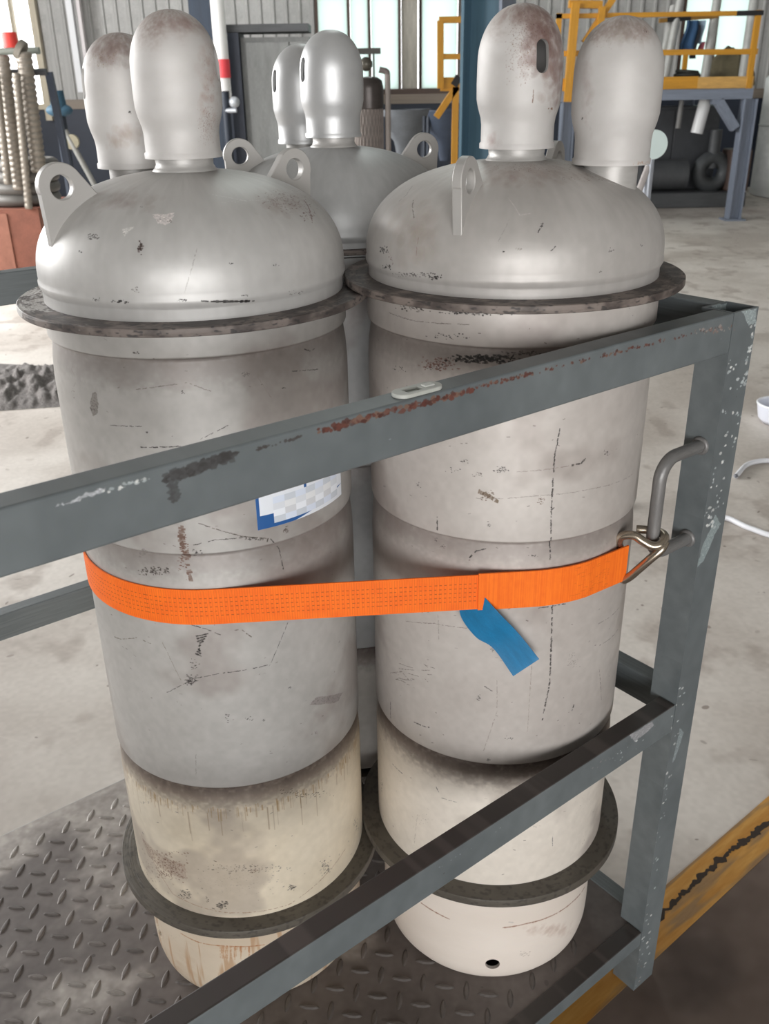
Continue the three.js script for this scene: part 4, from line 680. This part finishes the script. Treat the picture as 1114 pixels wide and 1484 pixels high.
{
  // mezzanine platform on the right
  const z = -12, q = (x, y) => atZ(x, y, z), o = thing('mezzanine_platform', 'raised work platform with yellow guard rails on slate steel legs', 'platform');
  const hb0 = q(1040, 144).y, hb1 = q(1040, 129).y, xl = q(800, 130).x, xr = q(1089, 130).x, zb = -14.6;
  part('edge_beam', box(xl, xr, hb0, hb1, z - 0.06, z + 0.06), slate, o); part('edge_beam', box(xr - 0.1, xr, hb0, hb1, zb, z - 0.06), slate, o);
  part('deck', box(xl, xr - 0.02, hb1, hb1 + 0.03, zb, z), slate, o);
  const leg = (x, zz) => part('leg', merge([box(x - 0.08, x - 0.064, 0, hb0, zz - 0.08, zz + 0.08), box(x + 0.064, x + 0.08, 0, hb0, zz - 0.08, zz + 0.08), box(x - 0.064, x + 0.064, 0, hb0, zz - 0.008, zz + 0.008), box(x - 0.13, x + 0.13, 0, 0.02, zz - 0.12, zz + 0.12)]), slate, o);
  const lx = atY(1056, 317, 0).x; leg(lx, z); leg(xl + 0.2, z); leg(lx, zb + 0.2); leg(xl + 0.2, zb + 0.2);
  part('brace', bar(q(1040, 146), q(1064, 186), 0.12, 0.1), slate, o); part('brace', bar(q(1046, 144), q(1030, 146), 0.1, 0.08), slate, o);
  const t0 = q(960, 128), t1 = q(1089, 112); part('toe_board', box(xl, q(1010, 120).x, q(985, 129).y, q(985, 111).y, z, z + 0.02), yellow, o); part('toe_board', box(q(1010, 120).x, xr, q(1050, 128).y, q(1050, 111).y, z, z + 0.021), mat(0xeab868, 0.5), o);
  part('middle_rail', bar(V(xl, q(980, 75).y, z), V(xr, q(1080, 75).y, z), 0.05, 0.06), yellow, o);
  const topY = q(1030, 20).y; part('top_rail', bar(V(xl, topY, z), V(q(1034, 20).x, topY, z), 0.06, 0.05), yellow, o); part('top_rail', bar(V(q(1034, 20).x, topY, z), V(q(1066, 20).x, topY, z), 0.06, 0.05), yellow, o); part('tape_wrap', bar(V(q(1066, 20).x, topY, z), V(xr, topY, z), 0.062, 0.052), blackTape, o);
  part('rear_rail', bar(atZ(955, 30, -13), atZ(1040, 23, -13), 0.05, 0.05), mat(0xa87c34, 0.5), o); part('tape_wrap', bar(atZ(966, 29, -13), atZ(1000, 26, -13), 0.055, 0.055), blackTape, o);
  for (const x of [xl + 0.03, xr - 0.05]) part('guard_post', bar(V(x, hb1, z), V(x, topY + 0.03, z), 0.06, 0.06), yellow, o);
  part('guard_post', bar(V(xr - 0.05, hb1, zb), V(xr - 0.05, topY + 0.03, zb), 0.06, 0.06), yellow, o);
  part('gate_post', bar(V(q(826, 60).x, hb0, z + 0.05), V(q(829, 60).x, q(828, 5).y, z + 0.05), 0.09, 0.09), yellow, o); part('gate_post', bar(V(q(867, 60).x, hb1, z + 0.05), V(q(867, 60).x, q(867, 10).y, z + 0.05), 0.07, 0.07), yellow, o); part('gate_bar', bar(q(824, 6), q(872, 7), 0.08, 0.08), yellow, o); part('gate_brace', bar(q(888, -2), q(846, 62), 0.07, 0.07), yellow, o);
  // things on the deck
  const dk = hb1 + 0.03;
  const pipe = mat(0xd9d8d4, 0.4, 0.2), leanSpec = [[988, -12, 964, 128, 0.05, 'tall'], [1040, -6, 1022, 122, 0.055, 'thick'], [1094, -8, 1078, 118, 0.06, 'grey'], [975, 10, 955, 128, 0.04, 'thin']];
  leanSpec.forEach(([x0, y0, x1, y1, r, w], i) => { const a = atZ(x0, y0, -13.2), b = atZ(x1, 100, -12.6); b.y = dk + r * 0.6; solo('leaning_pipe', [`tall pale pipe leaning on the platform left of the blue jacket`, `thick pale pipe leaning beside the khaki tarpaulin on the platform`, `pale pipe leaning by the corner post of the platform`, `thin pale pipe leaning behind the valve cap on the platform`][i], 'pipe', rod(b, a, r, 14), pipe, 'pipes leaning on the platform'); });
  const j = thing('work_jacket', 'blue work jacket hung from the rear rail of the platform', 'jacket', atZ(1002, 30, -12.9));
  const cloth = (w, h, d, col) => { const g = new THREE.BoxGeometry(w, h, d, 8, 12, 3), p = g.attributes.position; for (let i = 0; i < p.count; i++) { const y = p.getY(i); p.setXYZ(i, p.getX(i) * (0.75 + 0.35 * (0.5 - y / h)) + 0.02 * Math.sin(y * 14), y - h / 2, p.getZ(i) + 0.03 * Math.sin(p.getX(i) * 40)); } g.computeVertexNormals(); return g; };
  part('jacket_body', cloth(0.16, 0.34, 0.1), mat(0x35587e, 0.9), j); part('sleeve', cloth(0.07, 0.26, 0.07).translate(0.11, 0, 0.02), mat(0x9fb6c8, 0.9), j); part('lining', cloth(0.05, 0.38, 0.05).translate(0.06, -0.05, 0.05), mat(0x22242c, 0.9), j); part('glove', cloth(0.05, 0.1, 0.04).translate(0.15, -0.24, 0.04), mat(0xb8606e, 0.8), j);
  // tarpaulin heap and coiled hose
  const tp = (() => { const g = new THREE.SphereGeometry(1, 40, 24, 0, 2 * Math.PI, 0, Math.PI / 2), p = g.attributes.position; for (let i = 0; i < p.count; i++) { const x = p.getX(i), y = p.getY(i), zz = p.getZ(i), k = 0.8 + 0.45 * fbm(x * 3 + 5, zz * 3 + y * 2, 4); p.setXYZ(i, x * 0.32 * k, y * 0.42 * k, zz * 0.4 * k); } g.computeVertexNormals(); return g; })();
  const tb = solo('tarpaulin_heap', 'crumpled khaki tarpaulin heaped on the platform behind the rail', 'tarpaulin', tp, mat(0x7d745c, 0.95)); tb.position.copy(atZ(1056, 110, -13.2)).setY(dk);
  const hg = []; for (let i = 0; i < 5; i++) hg.push(new THREE.TorusGeometry(0.2 - i * 0.018, 0.022, 8, 30).rotateX(Math.PI / 2).rotateZ(0.1 * Math.sin(i)).translate(0, 0.03 + i * 0.035, 0));
  const ch = solo('dark_hose_coil', 'dark coiled hose piled under the blue jacket on the platform', 'hose', merge(hg), mat(0x3a3a34, 0.8)); ch.position.copy(atZ(995, 108, -12.8)).setY(dk);
  // machinery in the gloom underneath
  const dark = mat(0x5a5c5e, 0.6), pm = thing('pump_unit', 'dark pump and motor set standing in the shade under the platform', 'pump', V(atZ(1000, 230, -13.6).x, 0, -13.6));
  part('bed', box(-0.75, 0.75, 0, 0.2, -0.3, 0.3, 0.02), dark, pm); part('motor', new THREE.CylinderGeometry(0.2, 0.2, 0.6, 24).rotateZ(Math.PI / 2).translate(-0.35, 0.42, 0), dark, pm); part('volute', new THREE.TorusGeometry(0.18, 0.1, 12, 28).translate(0.32, 0.45, 0), mat(0x55585a, 0.5), pm); part('outlet', rod(V(0.32, 0.5, 0), V(0.32, 1.0, 0), 0.08, 16), mat(0x55585a, 0.5), pm); part('gearbox', box(0.5, 0.8, 0.2, 0.75, -0.2, 0.2, 0.03), mat(0x57463f, 0.6), pm);
  part('fan_cover', new THREE.CylinderGeometry(0.21, 0.19, 0.08, 24).rotateZ(Math.PI / 2).translate(-0.68, 0.42, 0), dark, pm);
  solo('control_cabinet', 'dark tall cabinet in the shade behind the pump unit', 'cabinet', merge([box(-0.8, 0.5, 0, 1.3, -0.15, 0.15, 0.02), box(-0.78, -0.16, 0.1, 1.25, 0.15, 0.165, 0.005), box(-0.14, 0.48, 0.1, 1.25, 0.15, 0.165, 0.005)]), mat(0x4a4c50, 0.6)).position.set(atZ(985, 200, -14.2).x, 0, -14.2);
  const lp = solo('hanging_pipe', 'bright white vertical pipe stub hanging beneath the platform beam', 'pipe', merge([rod(atZ(1022, 145, -12.4), atZ(1009, 193, -12.4), 0.075, 16), rod(atZ(1022, 143, -12.4), atZ(1024, 139, -12.4), 0.085, 16)]), plain(0xe9eaea, 0.3));
  const tl = solo('fluorescent_batten', 'thin grey conduit drop under the platform beam beside the white pipe', 'conduit', rod(atZ(988, 143, -12.3), atZ(982, 186, -12.3), 0.03, 10), mat(0x8b8a88, 0.5)); tl.name = numbered('conduit_drop');
}
{
  const tk = thing('storage_tank', 'large white vertical storage tank beyond the platform leg', 'tank', V(6.8, 0, -14.7));
  part('shell', lathe([[0.001, 1.74], [0.7, 1.72], [0.98, 1.68], [1.02, 1.64], [1.02, 0.02], [1.0, 0], [0.001, 0]].reverse(), 64), mat(0xf6f6f4, 0.5), tk);
  part('hoop', new THREE.TorusGeometry(1.02, 0.012, 8, 64).rotateX(Math.PI / 2).translate(0, 1.0, 0), mat(0xcfcfcc, 0.5), tk);
}
{
  // pale valve wheel behind the right cylinder
  const z = -3.4, p = atZ(944, 209, z), o = thing('valve_wheel', 'pale mint handwheel on a stand right behind the shoulder valve cap', 'valve', V(p.x, 0, p.z));
  const r = 0.048; part('wheel', new THREE.CylinderGeometry(r, r, 0.014, 32).rotateX(Math.PI / 2).translate(0, p.y, 0.02), plain(0xc6d6d2, 0.4), o);
  part('stem', rod(V(0, 0, 0), V(0, p.y, 0), 0.016, 12), mat(0xb7bcc4, 0.4, 0.3), o); part('hose', tube([V(0, p.y - 0.06, 0), V(-0.03, p.y - 0.14, 0.02), V(-0.05, p.y - 0.2, 0.03), V(-0.01, p.y - 0.24, 0.02), V(0.02, p.y - 0.3, 0)], 0.012, 30, 8), mat(0xbfb8b4, 0.5), o); part('foot', new THREE.CylinderGeometry(0.04, 0.04, 0.02, 24).translate(0, 0.01, 0), slateDark, o);
}
{
  // grey steel cabinet at the back wall
  const z = -14, q = (x, y) => atZ(x, y, z), l = q(350, 55), r = q(448, 55), top = q(380, 54).y, o = thing('steel_cabinet', 'tall light grey two door steel cabinet against the back wall', 'cabinet');
  part('body', box(l.x - 0.02, r.x, 0, top, z - 0.6, z), mat(0x8a8b89, 0.5), o); const mx = q(419, 60).x, dm = mat(0x9c9d9b, 0.5);
  const d1 = part('door', box(l.x + 0.05, mx - 0.01, 0.08, top - 0.06, z, z + 0.02, 0.004), dm, o), d2 = part('door', box(mx + 0.01, r.x - 0.02, 0.08, top - 0.06, z, z + 0.02, 0.004), dm, o);
  const hp = q(413, 122); part('handle', box(hp.x - 0.03, hp.x + 0.03, hp.y - 0.12, hp.y + 0.09, z + 0.02, z + 0.05, 0.01), mat(0x6d6d6b, 0.4, 0.3), d1);
  const b = thing('dark_locker', 'dark navy locker in the shade beside the grey cabinet', 'locker'); const bl = q(331, 60), t2 = q(340, 48).y;
  part('body', box(bl.x, l.x - 0.03, 0, t2, z - 0.5, z + 0.1), mat(0x3b4150, 0.5), b); part('lid', box(bl.x - 0.02, r.x, Math.max(t2, top) + 0.005, Math.max(t2, top) + 0.1, z - 0.5, z + 0.1), mat(0x5f6062, 0.6), b);
}
{
  const z = -13.2, q = (x, y) => atZ(x, y, z), o = thing('drain_pipe', 'white vertical pipe with a red warning band by the dark locker', 'pipe', V(q(319, 60).x, 0, z));
  part('tube', rod(V(0, q(322, 132).y, 0), V(0, 6.9, 0), 0.09, 20), plain(0xe4e3e1, 0.4), o); const y0 = q(324, 113).y, y1 = q(324, 86).y; part('red_band', rod(V(0.01, y0, 0.01), V(0.01, y1, 0.01), 0.093, 20), plain(0xd7454c, 0.5), o); part('stub', rod(V(0, 0, 0), V(0, q(322, 132).y, 0), 0.05, 16), slateDark, o); part('valve_body', new THREE.SphereGeometry(0.07, 16, 12).translate(0.13, q(340, 148).y, 0.05), plain(0xb9bdc2, 0.4, 0.4), o); part('valve_arm', rod(V(0, q(340, 160).y, 0.02), V(0.15, q(340, 160).y, 0.05), 0.03, 10), plain(0xb9bdc2, 0.4, 0.4), o);
  const c = thing('navy_column', 'dark navy steel wall column behind the front valve cap', 'column', V(q(288, 30).x, 0, -13.8)); part('flange', box(-0.2, 0.2, 0, 7, 0.13, 0.15), mat(0x2c3a4c, 0.5), c); part('flange', box(-0.2, 0.2, 0, 7, -0.15, -0.13), mat(0x2c3a4c, 0.5), c); part('web', box(-0.01, 0.01, 0, 7, -0.13, 0.13), mat(0x2c3a4c, 0.5), c);
}
{
  // wrapped vessel behind the rear cylinder
  const z = -5, q = (x, y) => atZ(x, y, z), cx = q(534, 160).x, rad = q(556, 160).x - cx, top = q(534, 112).y, wy = q(534, 158).y, o = thing('wrapped_vessel', 'dark capped vessel wrapped in pale netting behind the clean cylinder', 'vessel', V(cx, 0, z));
  part('upper_shell', lathe([[rad * 0.94, wy], [rad, wy + 0.005], [rad, top - 0.05], [rad * 0.9, top - 0.015], [rad * 0.6, top], [0.001, top + 0.004]], 40), mat(0x5a5350, 0.35, 0.4), o);
  part('lower_shell', lathe([[rad * 0.93, 0], [rad * 0.93, wy]], 40), mat(0x8e8580, 0.7), o);
  const net = []; for (let k = 0; k < 26; k++) for (const s of [-1, 1]) { const pts = []; for (let i = 0; i <= 8; i++) { const a = k / 26 * 2 * Math.PI + s * i * 0.12; pts.push(V(Math.sin(a) * rad * 0.955, wy - i * 0.05, Math.cos(a) * rad * 0.955)); } net.push(tube(pts, 0.0022, 10, 4)); }
  part('net_wrap', merge(net), mat(0xb0a59e, 0.8), o).userData.kind = 'stuff';
  const by = q(540, 74).y; part('bracket', merge([box(-rad * 0.9, rad * 0.85, by - 0.012, by + 0.012, -0.04, 0.04), box(rad * 0.35, rad * 0.45, top, by, -0.02, 0.02), box(-rad * 0.6, -rad * 0.5, top, by, -0.02, 0.02)]), mat(0x4c4a44, 0.5, 0.3), o);
  part('fitting', new THREE.SphereGeometry(0.032, 14, 10).translate(-rad * 0.1, (top + by) / 2, 0.03), mat(0x6e6a60, 0.4, 0.4), o);
  const sp = thing('pale_standpipe', 'slim pale standpipe beside the netted vessel', 'pipe', V(q(562, 180).x, 0, z + 0.05)); part('tube', rod(V(0, 0, 0), V(0, q(562, 108).y, 0), 0.014, 12), mat(0xa79d96, 0.5), sp); part('elbow', tube([V(0, q(562, 110).y, 0), V(-0.005, q(562, 104).y, 0), V(-0.04, q(562, 101).y, 0)], 0.014, 12, 8), mat(0x8a7f7a, 0.5), sp);
}
// grey hoppers in front of the dado
[[585, 'pale grey funnel hopper in the shade behind the lifting lug'], [645, 'slate funnel hopper half hidden by the yellow frame']].forEach(([x, label], i) => {
  const z = -10 - i, c = atZ(x, 190, z), s = i ? 1.2 : 1, o = thing('hopper', label, 'hopper', V(c.x, 0, z)), y1 = atZ(x, 160, z).y, y0 = atZ(x, 205, z).y;
  part('cone', lathe([[0.06, y0 - 0.2], [0.1, y0], [0.2 * s, y0 + 0.12], [0.26 * s, y1], [0.28 * s, y1 + 0.01], [0.25 * s, y1 + 0.01]], 28), mat(i ? 0x4a5568 : 0x7d8288, 0.5), o);
  for (const [dx, dz] of [[-0.2, -0.2], [0.2, -0.2], [-0.2, 0.2], [0.2, 0.2]]) part('leg', rod(V(dx, 0, dz), V(dx, y1 - 0.05, dz), 0.02, 8), slateDark, o);
});
// ---- left background: hoses on a stand, crate, blue valve
{
  const z = -9, q = (x, y) => atZ(x, y, z);
  const spec = [[3, 80, 30, 275, 0.062, 'grey ribbed metal hose at the outer end of the hose stand'], [34, 75, 58, 250, 0.072, 'thick grey ribbed metal hose under the red cap on the hose stand'], [31, 106, 50, 300, 0.036, 'slim pale ribbed hose between the thicker hoses'], [2, 106, 20, 265, 0.036, 'slim shiny ribbed hose hanging at the front of the stand']];
  const hm = mat(0xa39a8e, 0.45, 0.35);
  spec.forEach(([x0, y0, x1, y1, r, label], i) => {
    const a = q(x0, y0), b = q(x1, y1), dz = [0, 0, 0.13, 0.13][i]; a.z += dz; b.z += dz; b.z += 0.02;
    const L = a.distanceTo(b), prof = [], n = Math.round(L / 0.05); for (let k = 0; k <= n * 6; k++) prof.push([r * (0.86 + 0.14 * Math.abs(Math.sin(k / 6 * Math.PI))), k / 6 / n * L]); prof.push([0.001, L]);
    const g = lathe([[0.001, 0], ...prof], 24).applyQuaternion(new THREE.Quaternion().setFromUnitVectors(V(0, 1, 0), a.clone().sub(b).normalize())).translate(b.x, b.y, b.z);
    const o = thing('metal_hose', label, 'hose', V(0, 0, 0), 0, 'hoses on the stand'); part('ribbed_tube', g, hm, o);
    if (i === 1) { const c = q(13, 58); part('collar', rod(a, q(26, 70), 0.085, 18), mat(0x8b8478, 0.6), o); part('cap', new THREE.CylinderGeometry(0.065, 0.07, 0.12, 20).translate(q(14, 58).x, q(14, 58).y, a.z), plain(0xe0473f, 0.5), o); }
  });
  const st = thing('hose_stand', 'dark metal stand with cross bars carrying the ribbed hoses', 'stand');
  part('cross_bar', rod(q(-20, 74).setZ(z - 0.2), q(46, 72).setZ(z - 0.2), 0.03, 10), mat(0x8a9288, 0.5), st); part('cross_bar', rod(q(-20, 106).setZ(z - 0.1), q(62, 104).setZ(z - 0.1), 0.03, 10), mat(0x55565a, 0.5), st);
  const f1 = q(60, 104); part('upright', bar(V(f1.x + 0.1, 0, z - 0.2), V(f1.x, f1.y, z - 0.2), 0.06, 0.06), mat(0x4a5262, 0.5), st); const f2 = q(-18, 104); part('upright', bar(V(f2.x, 0, z - 0.2), V(f2.x, f1.y, z - 0.2), 0.06, 0.06), mat(0x4a5262, 0.5), st);
  // crate with coils
  const cz = -8.9, c0 = atZ(-40, 305, cz), c1 = atZ(57, 305, cz), o = thing('steel_crate', 'rust red steel crate on the floor under the ribbed hoses', 'crate');
  const ct = c1.y, rm = mat(0xa8705c, 0.7), rm2 = mat(0x935a47, 0.7);
  part('side', box(c0.x, c1.x, 0.02, ct, cz, cz + 0.03), rm2, o); part('side', box(c0.x, c1.x, 0.02, ct, cz - 1, cz - 0.97), rm2, o); part('end', box(c0.x, c0.x + 0.03, 0.02, ct, cz - 0.97, cz), rm, o); part('end', box(c1.x - 0.03, c1.x, 0.02, ct, cz - 0.97, cz), rm, o); part('bottom', box(c0.x, c1.x, 0, 0.02, cz - 1, cz + 0.03), rm, o); part('front_sheet', box(c0.x, atZ(19, 350, cz).x, 0.03, ct - 0.02, cz + 0.03, cz + 0.045), rm, o); part('top_plate', box(c0.x, c1.x, ct, ct + 0.02, cz - 1, cz + 0.03), rm2, o);
  const cg = []; for (let i = 0; i < 4; i++) cg.push(new THREE.TorusGeometry(0.3 - i * 0.01, 0.06, 10, 40).rotateX(Math.PI / 2).translate(0.02 * i, 0.06 + i * 0.1, 0));
  const cl = solo('hose_coil', 'coil of grey hose lying on the rust red crate', 'hose', merge(cg), mat(0x77746f, 0.5, 0.2)); cl.position.set(atZ(12, 300, cz).x, ct + 0.02, cz - 0.4);
  const bv = thing('blue_valve', 'blue valve on a stand with a pale lever before the navy wall', 'valve', V(atZ(86, 160, -11).x, 0, -11)), vy = atZ(86, 160, -11).y, vm = mat(0x3a6076, 0.6);
  part('body', new THREE.SphereGeometry(0.1, 20, 14).scale(1.5, 0.7, 0.8).translate(0, vy, 0), vm, bv); part('bonnet', new THREE.CylinderGeometry(0.07, 0.09, 0.2, 16).translate(0, vy + 0.1, 0), vm, bv); part('stand_pipe', rod(V(0, 0, 0), V(0, vy, 0), 0.06, 14), slateDark, bv);
  part('lever', rod(V(0.06, vy - 0.2, 0.1), V(0.34, vy - 0.85, 0.12), 0.03, 10), mat(0x9a9994, 0.5), bv); part('hub', new THREE.CylinderGeometry(0.08, 0.08, 0.05, 16).rotateX(Math.PI / 2).translate(0.12, vy - 0.32, 0.1), mat(0xa39b82, 0.5), bv);
  const wp = thing('wall_conduit', 'pale square conduit running up the back wall behind the left cap', 'conduit', V(atZ(110, 60, -15.7).x, 0, -15.7)); part('duct', box(-0.07, 0.03, 1.6, 6.8, -0.05, 0.05, 0.01), plain(0xcfd0d2, 0.4), wp); part('duct', box(0.09, 0.15, 1.6, 3.0, -0.05, 0.05, 0.01), plain(0xc3bcbc, 0.4), wp); part('clip', box(-0.1, 0.18, 2.9, 2.98, -0.06, 0.055), plain(0xb9b6b4, 0.4), wp);
}
renderer.render(scene, camera);
